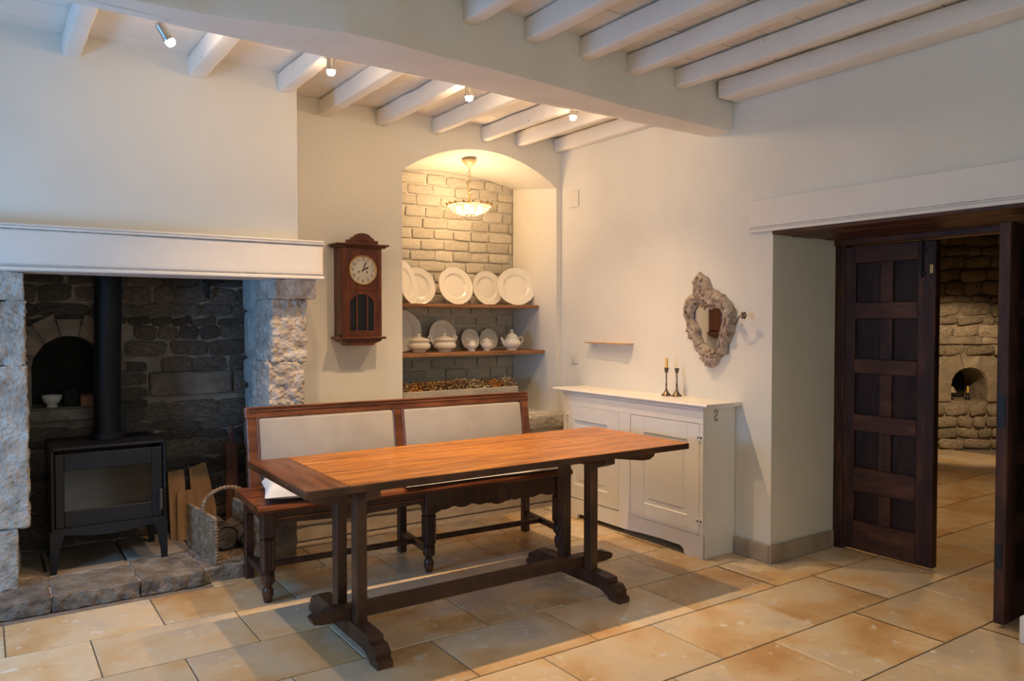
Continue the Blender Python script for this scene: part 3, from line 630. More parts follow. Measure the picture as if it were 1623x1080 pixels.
# aprons with scalloped lower edge
def apron(u0, u1, zt, zb0, waves, v0, v1, depth=.018):
    pts = [(u0, zt), (u0, zb0 - .02)]; n = 60
    for i in range(n + 1):
        t = i / n; a = abs(math.sin(math.pi * waves * t)); side = min(t, 1 - t)
        zz = zb0 + .016 * (1 - a) - (.012 if .40 < t < .60 else 0) - .03 * max(0, 1 - side / .05)
        pts.append((u0 + (u1 - u0) * t, zz))
    pts += [(u1, zb0 - .02), (u1, zt)]
    return MB().prism(pts, 1, v0, v1)
apron(.03, .885, .474, .392, 1, -.012, .008).build('apron', BENCHL, bn); apron(.95, 1.805, .474, .352, 7, -.012, .008).build('apron', BENCHL, bn)
MB().box((.03, -.020, .425), (.885, -.010, .436), .003).build('moulding', BENCHW, bn)
for u in (.0, 1.835): MB().prism([(.03, .474), (.03, .36), (.07, .40), (.20, .405), (.36, .40), (.42, .36), (.42, .474)], 0, u - .009, u + .009).build('apron', BENCHL, bn)
MB().box((0, .43, .36), (1.85, .448, .474), .002).build('apron', BENCHL, bn)
def bleg(u):
    e = MB().box((u - .034, -.030, .335), (u + .034, .036, .474), .006).box((u - .026, -.024, .20), (u + .026, .030, .335), .004)
    e.box((u - .034, -.031, .165), (u + .034, .037, .335), .008)
    o = e.build('leg', BENCHL, bn)
    f = MB()
    for du in (-.018, 0, .018): f.tube([(u + du, -.0325, .185), (u + du, -.0325, .322)], .005, 6)
    f.build('fluting', BENCHL, o)
    MB().lathe([(.030, .168), (.036, .160), (.030, .152), (.036, .146), (.036, .105), (.024, .090), (.018, .082), (.026, .070), (.030, .050), (.026, .025), (.020, .004), (.018, .001)][::-1], (u, .003, 0), 12).build('turned_foot', BENCHL, o)
for u in (0.0, .917, 1.835): bleg(u)
for u in (.010, .945, 1.868): MB().box((u - .024, .425, 0), (u + .024, .475, .474), .005).build('leg', BENCHL, bn)
for u, u2 in ((0.0, .01), (.917, .945), (1.835, 1.868)):
    MB().add([(u - .014, .03, .105), (u + .014, .03, .105), (u + .014, .03, .140), (u - .014, .03, .140), (u2 - .014, .43, .105), (u2 + .014, .43, .105), (u2 + .014, .43, .140), (u2 - .014, .43, .140)],
             [[0, 1, 2, 3], [4, 5, 6, 7], [0, 1, 5, 4], [1, 2, 6, 5], [2, 3, 7, 6], [3, 0, 4, 7]]).build('stretcher', BENCHL, bn)
MB().box((.01, .220, .108), (1.85, .246, .140), .004).build('stretcher', BENCHL, bn)
# leaning back
ba = R(9.5); Mb = Matrix.Translation((0, .455, .47)) @ Matrix.Rotation(-ba, 4, 'X')
def bbx(n, lo, hi, m_, bev, par=None, seg=1):
    mb = MB().box(lo, hi, bev, seg); mb.v = [tuple(Mb @ Vector(v)) for v in mb.v]; return mb.build(n, m_, par or bn)
HB = .490
for u0, u1 in ((.014, .078), (.912, .976), (1.86, 1.924)): bbx('back_post', (u0, -.022, 0), (u1, .020, HB - .028), BENCHW, .006)
tr_ = bbx('top_rail', (.008, -.026, HB - .065), (1.930, .024, HB), BENCHW, .006)
bbx('bead', (.03, -.032, HB - .030), (1.91, -.024, HB - .020), BENCHW, .003, tr_); bbx('bead', (.03, -.033, HB - .012), (1.91, -.02, HB - .002), BENCHW, .003, tr_)
bbx('bottom_rail', (.07, -.018, .10), (1.87, .018, .15), BENCHW, .004)
for u0, u1 in ((.076, .914), (.974, 1.862)):
    pn = bbx('back_cushion', (u0 + .004, -.030, .145), (u1 - .004, .012, HB - .068), FABRIC, .016, seg=3)
    bbx('inner_moulding', (u0 - .006, -.030, .14), (u0 + .006, -.016, HB - .06), BENCHW, .003); bbx('inner_moulding', (u1 - .006, -.030, .14), (u1 + .006, -.016, HB - .06), BENCHW, .003)

# cushions on the seat
def cushion(name, lo, hi, rz, thick, label, seed, loc, pw=3.2):
    nx, ny = 22, 16; vs = []; fs = []; s = Vector((seed, 2, 0))
    for side in (1, -1):
        for j in range(ny + 1):
            for i in range(nx + 1):
                x = i / nx * 2 - 1; y_ = j / ny * 2 - 1
                e = max(0, (1 - abs(x) ** pw)) ** .5 * max(0, (1 - abs(y_) ** pw)) ** .5
                bul = thick * (e + .10 * noise.noise(Vector((x * 2.5, y_ * 2.5, seed)) + s) * e)
                px = (hi[0] - lo[0]) / 2 * x * (1 - .05 * (1 - abs(y_))); py = (hi[1] - lo[1]) / 2 * y_ * (1 - .06 * (1 - abs(x)))
                vs.append((px, py, bul if side > 0 else -min(bul, thick) * .35))
    N = (nx + 1) * (ny + 1)
    for sdn in (0, 1):
        for j in range(ny):
            for i in range(nx):
                a = sdn * N + j * (nx + 1) + i; fs.append([a, a + 1, a + nx + 2, a + nx + 1] if sdn == 0 else [a, a + nx + 1, a + nx + 2, a + 1])
    o = MB().add(vs, fs).build(name, LINEN, smooth=70); o.location = loc; o.rotation_euler = (0, 0, rz); return tag(o, label, 'cushion')
cushion('seat_cushion', (0, 0), (.50, .46), R(-14), .088, 'plump white cushion at the left end of the settle seat', 4, (1.475, 4.13, .545))
cushion('seat_cushion', (0, 0), (1.10, .42), R(-2.4), .034, 'long thin white seat pad on the right half of the settle', 9, (2.50, 4.085, .5215), 12)

# ================================================================== TABLE
tb = thing('trestle_table', 'long trestle dining table with glossy orange-brown plank top and dark legs', 'table', (0, 0, 0))
TX0, TX1, TY0, TY1, TZ = 1.066, 3.290, 3.050, 3.868, .762
ys = [TY0, TY0 + .15, 3.40, 3.66, TY1]
for i in range(4):
    MB().box((TX0 + .195, ys[i] + .0006, TZ - .034), (TX1 - .075, ys[i + 1] - .0006, TZ), .0016).build('plank', TOPW, tb)
MB().box((TX0, TY0, TZ - .036), (TX0 + .194, TY1, TZ + .001), .006, 2).build('end_board', ENDW, tb)
MB().box((TX1 - .074, TY0, TZ - .034), (TX1, TY1, TZ + .0005), .006, 2).build('end_board', TOPW, tb)
MB().box((TX0 + .010, TY0 - .0015, TZ - .0335), (TX1 - .008, TY0 + .004, TZ - .0025), .002).build('dark_edge', DARKW, tb)
# long scrolled runner under the top
def runner(x0, x1, y0, y1, zt, h):
    def endp(x, s): return [(x - s * .30, zt - h * .62), (x - s * .22, zt - h * .78), (x - s * .10, zt - h), (x - s * .045, zt - h), (x - s * .010, zt - h * .80), (x, zt - h * .5), (x - s * .012, zt - h * .12), (x - s * .014, zt)]
    return MB().prism(endp(x1, 1) + endp(x0, -1)[::-1], 1, y0, y1)
runner(1.16, 3.215, 3.245, 3.30, TZ - .034, .078).build('runner', DARKW, tb)
for (x0, x1) in ((1.332, 1.402), (2.668, 2.738)):
    tz = TZ - .034
    for (ya, yb) in ((3.182, 3.245), (3.412, 3.475)):
        MB().box((x0 + .010, ya, .10), (x1 - .010, yb, tz - .05), .004).build('post', DARKW, tb)
    MB().prism([(3.06, tz), (3.06, tz - .03), (3.12, tz - .052), (3.60, tz - .052), (3.66, tz - .03), (3.66, tz)][:], 0, x0, x1).build('cleat', DARKW, tb)
    f = [(2.945, 0), (3.02, 0), (3.045, .022), (3.10, .040), (3.62, .040), (3.67, .022), (3.69, 0), (3.765, 0), (3.768, .030), (3.745, .036), (3.748, .060), (3.72, .085), (3.68, .085), (3.67, .108), (3.62, .112), (3.10, .112), (3.04, .108), (3.035, .085), (2.995, .085), (2.965, .060), (2.968, .036), (2.945, .030)]
    MB().prism(f, 0, x0, x1).build('foot', DARKW, tb)
def sc_end(x, s, h0, h1):
    return [(x - s * .17, h0), (x - s * .05, h0 + .004), (x - s * .008, h0 + .012), (x, h0 + .034), (x - s * .028, h0 + .050), (x - s * .052, h0 + .052), (x - s * .060, h1 - .010), (x - s * .10, h1 + .012), (x - s * .16, h1)]
MB().prism(sc_end(2.900, 1, .113, .168) + sc_end(1.165, -1, .113, .168)[::-1], 1, 3.255, 3.318).build('stretcher', DARKW, tb)

# ================================================================== CABINET
cb = thing('sideboard', 'white painted low cupboard with two panelled doors against the right wall', 'cabinet', (0, 0, 0))
CX, CY0, CY1 = 3.584, 3.215, 4.580
MB().box((CX + .004, CY0, .0), (WX - .003, CY0 + .022, .925), .002).box((CX + .004, CY1 - .022, .0), (WX - .003, CY1, .925), .002).box((CX + .03, CY0, .10), (WX - .003, CY1, .12)).box((WX - .02, CY0 + .02, .10), (WX - .004, CY1 - .02, .92)).build('carcass', CABW, cb)
plinth = [(CY0, 0), (3.345, .0), (3.365, .010), (3.37, .035), (3.40, .050), (3.56, .052), (3.72, .047), (3.88, .037), (4.16, .037), (4.40, .037), (4.42, .0), (CY1, 0), (CY1, .142), (CY0, .142)]
MB().prism(plinth, 0, CX, CX + .022).build('plinth', CABW, cb)
ff = MB().box((CX, CY0, .825), (CX + .022, CY1, .925), .002).box((CX, CY0, .14), (CX + .022, CY0 + .028, .83), .002).box((CX, CY1 - .045, .14), (CX + .022, CY1, .83), .002).box((CX, 3.856, .14), (CX + .022, 3.968, .83), .002).build('face_frame', CABW, cb)
MB().box((CX + .025, CY0 + .02, .12), (CX + .03, CY1 - .02, .90)).build('inner_panel', CRACK, cb)
tp = MB().prism([(3.562, .938), (3.566, .928), (3.59, .926), (WX - .002, .926), (WX - .002, .947), (3.568, .948)], 1, 3.172, 4.690).build('top', CABW, cb)
MB().box((CX - .010, CY0 - .004, .910), (WX - .002, CY1 + .01, .926), .004).build('cornice', CABW, cb)
def cdoor(y0, y1, z0, z1, p0, p1, q0, q1, hy):
    g = .0035
    d = MB().box((CX + .001, y0 + g, z0 + g), (CX + .020, p0, z1 - g), .0025).box((CX + .001, p1, z0 + g), (CX + .020, y1 - g, z1 - g), .0025).box((CX + .001, p0, q1), (CX + .020, p1, z1 - g), .0025).box((CX + .001, p0, z0 + g), (CX + .020, p1, q0), .0025).build('door', CABW, cb)
    MB().box((CX + .010, p0 - .002, q0 - .002), (CX + .019, p1 + .002, q1 + .002)).build('panel', CABW, d)
    MB().box((CX + .006, p0 + .035, q0 + .035), (CX + .012, p1 - .035, q1 - .035), .006).build('raised_field', CABW, d)
    for hz_ in (z0 + .09, z1 - .085):
        MB().tube([(CX - .003, hy, hz_ - .022), (CX - .003, hy, hz_ + .022)], .005, 8).box((CX - .002, hy - .020, hz_ - .020), (CX + .001, hy + .020, hz_ + .020), .0008).box((CX - .002, hy - .028, hz_ - .006), (CX + .001, hy + .028, hz_ + .006), .0008).build('hinge', CABW, d)
cdoor(3.243, 3.856, .140, .826, 3.345, 3.723, .250, .718, 3.240)
cdoor(3.968, 4.535, .145, .830, 4.088, 4.450, .252, .722, 4.538)
MB().tube([(x_, CY0 - .003, z_) for x_, z_ in ((3.683, .888), (3.682, .896), (3.688, .905), (3.699, .907), (3.708, .900), (3.708, .888), (3.700, .876), (3.690, .866), (3.684, .856), (3.686, .845), (3.696, .839), (3.707, .843), (3.710, .853))], .0022, 6).build('iron_hook', BLACK, cb)

# candlesticks
def candlestick(x, y_, label, with_candle):
    e = thing('candlestick', label, 'candlestick', (x, y_, .9485))
    MB().lathe([(.035, 0), (.036, .003), (.033, .006), (.020, .018), (.010, .034), (.0055, .046)], n=20).build('base', PEWTER, e)
    MB().lathe([(.0055, .044), (.0045, .06), (.0065, .075), (.004, .09), (.0045, .15), (.007, .156)], n=12).build('stem', PEWTER, e)
    MB().lathe([(.006, .154), (.013, .160), (.012, .166), (.014, .180), (.017, .183), (.016, .187), (.010, .187), (.009, .172), (.001, .171)], n=16).build('cup', PEWTER, e)
    if with_candle: MB().lathe([(.0105, .172), (.0105, .246), (.008, .252), (.0015, .253), (.001, .262)], n=14).build('candle', WAX, e)
    else:
        MB().lathe([(.006, .172), (.006, .192), (.002, .194)], n=10).tube([(0, 0, .19), (.002, .004, .205), (-.002, .010, .212)], .0015, 5).build('candle_stub', LINEN, e)
candlestick(3.787, 3.721, 'pewter candlestick holding a short yellow candle on the white cupboard', True)
candlestick(3.812, 3.650, 'pewter candlestick with only a burnt stub beside the yellow candle', False)

# ================================================================== THINGS ON THE RIGHT WALL
OUT = [(3.508, 1.772), (3.432, 1.722), (3.401, 1.661), (3.302, 1.614), (3.235, 1.551), (3.214, 1.511), (3.209, 1.433), (3.225, 1.381), (3.266, 1.301), (3.274, 1.242), (3.332, 1.22), (3.349, 1.172), (3.401, 1.15), (3.454, 1.167), (3.481, 1.214), (3.526, 1.253), (3.54, 1.308), (3.582, 1.362), (3.619, 1.376), (3.606, 1.432), (3.639, 1.494), (3.64, 1.557), (3.612, 1.612), (3.566, 1.632), (3.529, 1.617), (3.52, 1.644), (3.555, 1.68), (3.553, 1.728)]
INN = [(3.43, 1.53), (3.475, 1.558), (3.52, 1.548), (3.551, 1.508), (3.551, 1.453), (3.505, 1.405), (3.5, 1.35), (3.464, 1.303), (3.419, 1.277), (3.384, 1.258), (3.35, 1.279), (3.346, 1.313), (3.334, 1.379), (3.309, 1.446), (3.309, 1.492), (3.335, 1.526), (3.378, 1.533), (3.413, 1.52)]
MC = (3.43, 1.43)
def raycurve(poly, ang, far):
    d = (math.cos(ang), math.sin(ang)); best = []
    for i in range(len(poly)):
        a, b_ = poly[i], poly[(i + 1) % len(poly)]; ax, az = a[0] - MC[0], a[1] - MC[1]; ex, ez = b_[0] - a[0], b_[1] - a[1]
        den = d[0] * ez - d[1] * ex
        if abs(den) < 1e-9: continue
        t = (ax * ez - az * ex) / den; s = (ax * d[1] - az * d[0]) / den
        if t > 0 and -1e-6 <= s <= 1 + 1e-6: best.append(t)
    return (max(best) if far else min(best)) if best else .1
mr = thing('wall_mirror', 'small mirror in a distressed carved rococo frame hung above the white cupboard', 'mirror', (WX, 3.41, 1.46))
NA, NR = 150, 10; vs = []; fs = []; inn = []
for i in range(NA):
    a = 2 * math.pi * i / NA; ro = raycurve(OUT, a, True); ri = raycurve(INN, a, False); ri = min(ri, ro - .03)
    inn.append((MC[0] + ri * math.cos(a), MC[1] + ri * math.sin(a)))
    for k in range(NR + 1):
        t = k / NR; rr = ri + (ro - ri) * t; h = .011 + .040 * math.sin(math.pi * t) ** .7 - (.012 if .35 < t < .55 else 0)
        yy = MC[0] + rr * math.cos(a); zz = MC[1] + rr * math.sin(a)
        nn = noise.noise(Vector((yy * 34, zz * 34, 1.3))) * .008 + noise.noise(Vector((yy * 80, zz * 80, 4))) * .004
        if k in (0, NR): nn *= .3
        ed = 1 + .012 * math.sin(a * 21) * t
        vs.append((-max(.004, h + nn), (yy - 3.41) if k < NR - 1 else (MC[0] + rr * ed * math.cos(a) - 3.41), (zz - 1.46) if k < NR - 1 else (MC[1] + rr * ed * math.sin(a) - 1.46)))
for i in range(NA):
    j = (i + 1) % NA
    for k in range(NR): fs.append([i * (NR + 1) + k, i * (NR + 1) + k + 1, j * (NR + 1) + k + 1, j * (NR + 1) + k])
    vs.append((-.001, vs[i * (NR + 1) + NR][1], vs[i * (NR + 1) + NR][2]))
base = NA * (NR + 1)
for i in range(NA):
    j = (i + 1) % NA; fs.append([i * (NR + 1) + NR, base + i, base + j, j * (NR + 1) + NR])
fr = MB().add(vs, fs).build('carved_frame', FRAMEM, mr, smooth=80)
orn = MB(); r = random.Random(12)
def blob(mb, c, s3, rx):
    mb.lathe([(.3, -1), (.75, -.7), (1, 0), (.75, .7), (.3, 1)], c, 8, M=Matrix.Rotation(rx, 3, 'X') @ Matrix.Diagonal(s3))
for (yy, zz, sc) in [(3.50, 1.70, 1.5), (3.47, 1.60, 1.2), (3.44, 1.555, 1.2), (3.585, 1.57, .7), (3.36, 1.575, 1), (3.29, 1.54, 1), (3.24, 1.47, .9), (3.26, 1.37, 1), (3.31, 1.30, 1), (3.36, 1.22, 1.1), (3.41, 1.18, 1.1), (3.45, 1.215, 1), (3.50, 1.29, 1), (3.56, 1.35, .9), (3.40, 1.24, 1.1)]:
    for q in range(5):
        a = q * 1.257 + yy * 9; blob(orn, (-.040, yy - 3.41 + .017 * sc * math.cos(a), zz - 1.46 + .017 * sc * math.sin(a)), (.010 * sc, .013 * sc, .007 * sc), a)
orn.build('carved_flowers', FRAMEM, mr, kind='stuff')
MB().prism([(p[0] - 3.41 + (p[0] - MC[0]) * .06, p[1] - 1.46 + (p[1] - MC[1]) * .06) for p in inn], 0, -.0105, -.004).build('mirror_glass', MIRROR, mr, smooth=0); mr.children[-1].rotation_euler = (0, 0, R(-1.1))
sa = MB().tube([(-.05, -.20, -.02), (-.065, -.235, -.035), (-.075, -.262, -.012), (-.075, -.280, .018), (-.07, -.302, .022)], .005, 7)
for k in range(6): a = k * math.pi / 3; blob(sa, (-.068, -.306 + .013 * math.cos(a), .024 + .013 * math.sin(a)), (.010, .012, .008), a)
sa.build('sconce_arm', PEWTER, mr)
sa = MB().tube([(-.05, -.17, .03), (-.075, -.19, .035), (-.09, -.215, .036)], .005, 7).lathe([(.010, 0), (.020, .006), (.021, .024), (.017, .026), (.012, .008)], (-.075, -.185, .036), 12)
sa.build('sconce_arm', LINEN, mr).data.materials[0] = GRANITE

o = MB().prism([(4.135, WX - .001), (4.135, WX - .052), (4.16, WX - .075), (4.62, WX - .060), (4.62, WX - .001)], 2, 1.279, 1.287); o.v = [(y_, x_, z_) for x_, y_, z_ in o.v]
tag(o.build('wall_shelf', PALEW), 'thin pale wooden ledge fixed to the right wall above the white cupboard', 'shelf')
e = thing('light_switch', 'square ivory light switch on the right wall near the niche corner', 'switch', (WX, 4.811, 1.155))
MB().box((-.010, -.044, -.044), (-.0005, .044, .044), .003).build('cover_plate', PLASTIC, e); MB().box((-.0125, -.030, -.030), (-.009, .030, .030), .0015).build('rocker', PLASTIC, e)
MB().box((-.0135, -.006, -.022), (-.0120, .006, -.012), .0005).build('mark', CRACK, e)
o = MB().box((WX - .010, 4.762, 2.345), (WX - .0005, 4.878, 2.476), .004).build('blank_cover_plate', PLASTIC); tag(o, 'blank painted junction cover high on the right wall beside the niche', 'cover plate')

# ================================================================== WALL CLOCK
ck = thing('wall_clock', 'dark wooden pendulum wall clock with a silver dial hung left of the niche', 'clock', (0, WB, 0))
def cbx(n, x0, x1, y0, y1, z0, z1, bev=.003, m_=CLOCKW, par=None): return MB().box((x0, y0, z0), (x1, y1, z1), bev).build(n, m_, par or ck)
fy = -.140
case = MB().box((1.952, fy + .02, 1.345), (1.966, -.001, 1.945)).box((2.222, fy + .02, 1.345), (2.236, -.001, 1.945)).box((1.952, -.012, 1.345), (2.236, -.001, 1.945)).box((1.952, fy + .02, 1.345), (2.236, -.001, 1.36)).box((1.952, fy + .02, 1.93), (2.236, -.001, 1.945)).build('case', CLOCKW, ck)
cbx('cornice', 1.905, 2.283, fy - .028, -.001, 1.950, 1.962, .004); cbx('cornice', 1.925, 2.263, fy - .014, -.001, 1.938, 1.951, .004)
cr = [(1.985, 1.962), (2.205, 1.962), (2.205, 1.985), (2.178, 1.987), (2.170, 2.003), (2.158, 2.006)] + [(2.095 + .060 * math.cos(a), 2.003 + .030 * math.sin(a)) for a in [R(t) for t in range(10, 171, 16)]] + [(2.032, 2.006), (2.020, 2.003), (2.012, 1.987), (1.985, 1.985)]
crp = MB().prism(cr, 1, fy - .012, fy + .018).build('crest', CLOCKW, ck)
MB().tube([(2.05, fy - .013, 1.982), (2.075, fy - .016, 1.990), (2.095, fy - .014, 1.984), (2.115, fy - .016, 1.990), (2.14, fy - .013, 1.982)], .005, 6).build('carving', CLOCKW, crp)
# glazed door: frame pieces with a round dial opening faced by the dial, arched window below
wx0, wx1, wz0, wzs, wza = 2.010, 2.178, 1.385, 1.575, 1.628
dm = MB(); fyb = fy + .018
def strip(x0, x1, z0, z1): dm.box((x0, fy, z0), (x1, fyb, z1), .002)
strip(1.952, wx0, 1.345, 1.938); strip(wx1, 2.236, 1.345, 1.938); strip(wx0, wx1, 1.345, wz0); strip(wx0, wx1, 1.66, 1.938)
A = arch_pts(wx0, wx1, wzs, wza, 12); dm.prism(A[::-1] + [(wx0, 1.661), (wx1, 1.661)][::1], 1, fy, fyb)
dd = dm.build('door', CLOCKW, ck)
MB().prism([(wx0, wz0)] + A + [(wx1, wz0)], 1, fy + .010, fy + .012).build('glass_pane', GLASSD, dd)
for xx in (2.058, 2.132): MB().box((xx - .005, fy + .001, wz0 - .002), (xx + .005, fy + .010, 1.622), .001).build('glazing_bar', CLOCKW, dd)
MB().box((1.985, fy - .004, 1.652), (2.205, fy, 1.660), .002).box((1.985, fy - .004, 1.920), (2.205, fy, 1.926), .002).box((1.980, fy - .004, 1.66), (1.986, fy, 1.92), .002).box((2.204, fy - .004, 1.66), (2.210, fy, 1.92), .002).build('moulding', CLOCKW, dd)
DC = (2.098, 1.788); rotY = Matrix.Rotation(R(90), 3, 'X')
MB().lathe([(.001, .001), (.092, .001), (.092, .004), (.001, .004)], (DC[0], fy - .001, DC[1]), 48, M=rotY).build('dial', DIAL, ck)
dl = ck.children[-1]
MB().lathe([(.089, .0), (.089, .008), (.094, .012), (.099, .008), (.099, .0)], (DC[0], fy - .001, DC[1]), 48, M=rotY).build('bezel', BRASS, ck)
nm = MB()
def txt(s_, x_, z_, size, yy):
    c = bpy.data.curves.new('numeral', 'FONT'); c.body = s_; c.size = size; c.align_x = 'CENTER'; c.align_y = 'CENTER'; c.resolution_u = 3
    o_ = bpy.data.objects.new('numeral', c); COL.objects.link(o_); bpy.context.view_layer.update(); dg = bpy.context.evaluated_depsgraph_get()
    me = bpy.data.meshes.new_from_object(o_.evaluated_get(dg)); v_ = [(x_ + v.co.x, yy, z_ + v.co.y) for v in me.vertices]; f_ = [tuple(p.vertices) for p in me.polygons]
    bpy.data.objects.remove(o_); bpy.data.curves.remove(c); bpy.data.meshes.remove(me); return v_, f_
for k in range(1, 13):
    a = R(90 - 30 * k); v_, f_ = txt(str(k), DC[0] + .073 * math.cos(a), DC[1] + .073 * math.sin(a), .030, fy - .0060); nm.add(v_, f_)
me = bpy.data.meshes.new('numerals'); me.from_pydata(nm.v, [], nm.f); me.materials.append(BLACK); o = bpy.data.objects.new('numerals', me); COL.objects.link(o); o.parent = dl
def hand(ang, L_, w_):
    a = R(90 - ang); d = Vector((math.cos(a), 0, math.sin(a))); n_ = Vector((-d.z, 0, d.x)); c = Vector((DC[0], fy - .008, DC[1]))
    P = [c - d * .012 - n_ * w_ * .4, c + d * L_ * .7 - n_ * w_, c + d * L_, c + d * L_ * .7 + n_ * w_, c - d * .012 + n_ * w_ * .4]
    P2 = [p + Vector((0, -.0012, 0)) for p in P]
    MB().add(P + P2, [[0, 1, 2, 3, 4], [5, 6, 7, 8, 9]] + [[i, (i + 1) % 5, 5 + (i + 1) % 5, 5 + i] for i in range(5)]).build('hand', BLACK, dl)
hand(62, .050, .005); hand(22, .070, .0035)
MB().lathe([(.005, 0), (.005, .004), (.001, .004)], (DC[0] - .030, fy - .005, DC[1] - .012), 12, M=rotY).lathe([(.005, 0), (.005, .004), (.001, .004)], (DC[0] + .030, fy - .005, DC[1] - .012), 12, M=rotY).build('winding_hole', BLACK, dl)
pe = MB().lathe([(.001, -.004), (.030, -.004), (.046, 0), (.030, .004), (.001, .004)], (2.046, -.075, 1.458), 32, M=rotY).build('pendulum_bob', BRASS, ck)
MB().tube([(2.046, -.075, 1.49), (2.08, -.075, 1.70)], .003, 6).build('rod', BRASS, pe)
MB().box((1.975, -.030, 1.36), (2.225, -.0125, 1.93)).build('case_lining', BLACK, ck)
cbx('base_moulding', 1.925, 2.262, fy - .018, -.001, 1.328, 1.345, .005)
bs = [(1.945, 1.328), (2.243, 1.328), (2.225, 1.312), (2.190, 1.300), (2.180, 1.286), (2.008, 1.286), (1.998, 1.300), (1.963, 1.312)]
mb = MB(); n = len(bs); lay = [(fy - .006, 1.0), (-.001, 1.0)]
mb.prism(bs, 1, fy + .004, -.001).build('base', CLOCKW, ck)
MB().lathe([(.004, 0), (.010, .004), (.010, .016), (.004, .02)], (1.940, fy - .010, 1.347), 10).build('latch', BLACK, ck)

# ================================================================== NICHE: shelves, plates, crockery, dried flowers, lamp
S1, S2 = 1.580, 1.208
o = rough_block((2.462, 5.225, S1 - .028), (3.826, 5.60, S1), .0015, 5, nx=30, bev=.003).build('shelf_board', SHELFW); tag(o, 'upper wooden shelf in the niche carrying the leaning plates', 'shelf')
o = rough_block((2.462, 5.135, S2 - .028), (3.826, 5.60, S2), .0015, 6, nx=30, bev=.003).build('shelf_board', SHELFW); tag(o, 'lower wooden shelf in the niche carrying tureens and teapot', 'shelf')
def plate(xc, y0, rr, z0, lean, yaw, label, group=None, rim='wavy', oval=1.0, m_=CERAM):
    n = 64; prof = [(0, .004), (.55, .004), (.62, .006), (.68, .016), (.72, .018), (.94, .024), (1.0, .028), (.99, .022), (.70, .010), (.60, .0), (0, 0)]
    vs = []; fs = []
    for (pr_, h) in prof[1:-1]:
        for i in range(n):
            a = 2 * math.pi * i / n; k = 1 + (.018 * abs(math.sin(a * 3)) if rim == 'wavy' and pr_ > .85 else 0)
            vs.append((rr * pr_ * k * math.cos(a), rr * pr_ * k * math.sin(a) * oval, h * (rr / .15)))
    m_n = len(prof) - 2
    for j in range(m_n - 1):
        for i in range(n): fs.append([j * n + i, j * n + (i + 1) % n, (j + 1) * n + (i + 1) % n, (j + 1) * n + i])
    fs.append(list(range(n))); fs.append([(m_n - 1) * n + i for i in range(n)])
    o = MB().add(vs, fs).build('plate', m_, smooth=50)
    # dish axis z turns to face -y, leaning back
    M = Matrix.Rotation(yaw, 4, 'Z') @ Matrix.Rotation(R(90) - lean, 4, 'X')
    low = min((M @ Vector(v)).z for v in vs)
    o.matrix_world = Matrix.Translation((xc, y0, z0 - low + .0008)) @ M
    tag(o, label, 'plate', group); return o
plate(2.838, 5.500, .150, S1, R(14), 0, 'plain white plate leaning behind the steeply turned platter on the upper shelf', rim='')
plate(2.682, 5.405, .160, S1, R(14), R(38), 'fluted platter standing turned sideways at the left end of the upper shelf', oval=1.06)
plate(3.160, 5.470, .155, S1, R(15), 0, 'fluted white plate standing alone at the middle of the upper shelf')
plate(3.480, 5.495, .146, S1, R(13), 0, 'plain white plate partly hidden by the large one on the upper shelf', rim='')
plate(3.715, 5.40, .163, S1, R(18), R(-22), 'large fluted white plate at the right end of the upper shelf')
plate(2.705, 5.52, .166, S2, R(10), 0, 'large plain plate behind the left tureen on the lower shelf', rim='')
plate(3.075, 5.53, .125, S2, R(10), 0, 'middle-sized plain plate behind the right tureen on the lower shelf', rim='')
plate(3.345, 5.54, .088, S2, R(10), 0, 'small plain plate standing behind the milk jug', rim='')
plate(3.528, 5.545, .088, S2, R(10), 0, 'small plain plate standing behind the sugar bowl', rim='')
def tureen(x, y_, s, label):
    e = thing('tureen', label, 'tureen', (x, y_, S2 + .0005))
    P = [(.050, 0), (.055, .004), (.050, .010), (.062, .018), (.086, .036), (.090, .055), (.078, .074), (.082, .084), (.088, .087), (.084, .090)]
    MB().lathe([(r_ * s, z_ * s) for r_, z_ in P] + [(.001, .088 * s)], n=36).build('bowl', CERAM, e)
    MB().lathe([(.090 * s, .090 * s), (.092 * s, .093 * s), (.070 * s, .103 * s), (.036 * s, .116 * s), (.014 * s, .122 * s), (.008 * s, .127 * s), (.014 * s, .133 * s), (.012 * s, .141 * s), (.001, .143 * s)], n=36).build('lid', CERAM, e)
    for sg in (-1, 1):
        MB().tube([(sg * .074 * s, 0, .080 * s), (sg * .098 * s, 0, .083 * s), (sg * .108 * s, 0, (.086 if sg < 0 else .118) * s), (sg * .088 * s, 0, (.089 if sg < 0 else .128) * s), (sg * .074 * s, 0, (.078 if sg < 0 else .100) * s)], .0048 * s, 7).build('handle', CERAM, e)
tureen(2.745, 5.29, 1.0, 'round lidded white tureen, first from the left on the lower shelf')
tureen(2.968, 5.29, 1.02, 'round lidded cream tureen standing before the middle-sized plate')
e = thing('milk_jug', 'small white milk jug between the tureens and the sugar bowl', 'jug', (3.213, 5.29, S2 + .0005))
MB().lathe([(.026, 0), (.028, .004), (.024, .010), (.040, .030), (.043, .045), (.032, .068), (.028, .082), (.033, .094), (.030, .094), (.024, .082), (.001, .06)], n=28).build('body', CERAM, e)
MB().tube([(-.026, 0, .088), (-.038, 0, .096), (-.046, 0, .098)], [.010, .008, .003], 8).build('spout', CERAM, e)
MB().tube([(.028, 0, .085), (.052, 0, .082), (.058, 0, .055), (.040, 0, .035)], .004, 7).build('handle', CERAM, e)
e = thing('sugar_bowl', 'small lidded white sugar bowl with two handles beside the teapot', 'bowl', (3.352, 5.285, S2 + .0005))
MB().lathe([(.026, 0), (.028, .004), (.022, .010), (.042, .030), (.046, .048), (.038, .068), (.036, .074), (.001, .074)], n=28).build('body', CERAM, e)
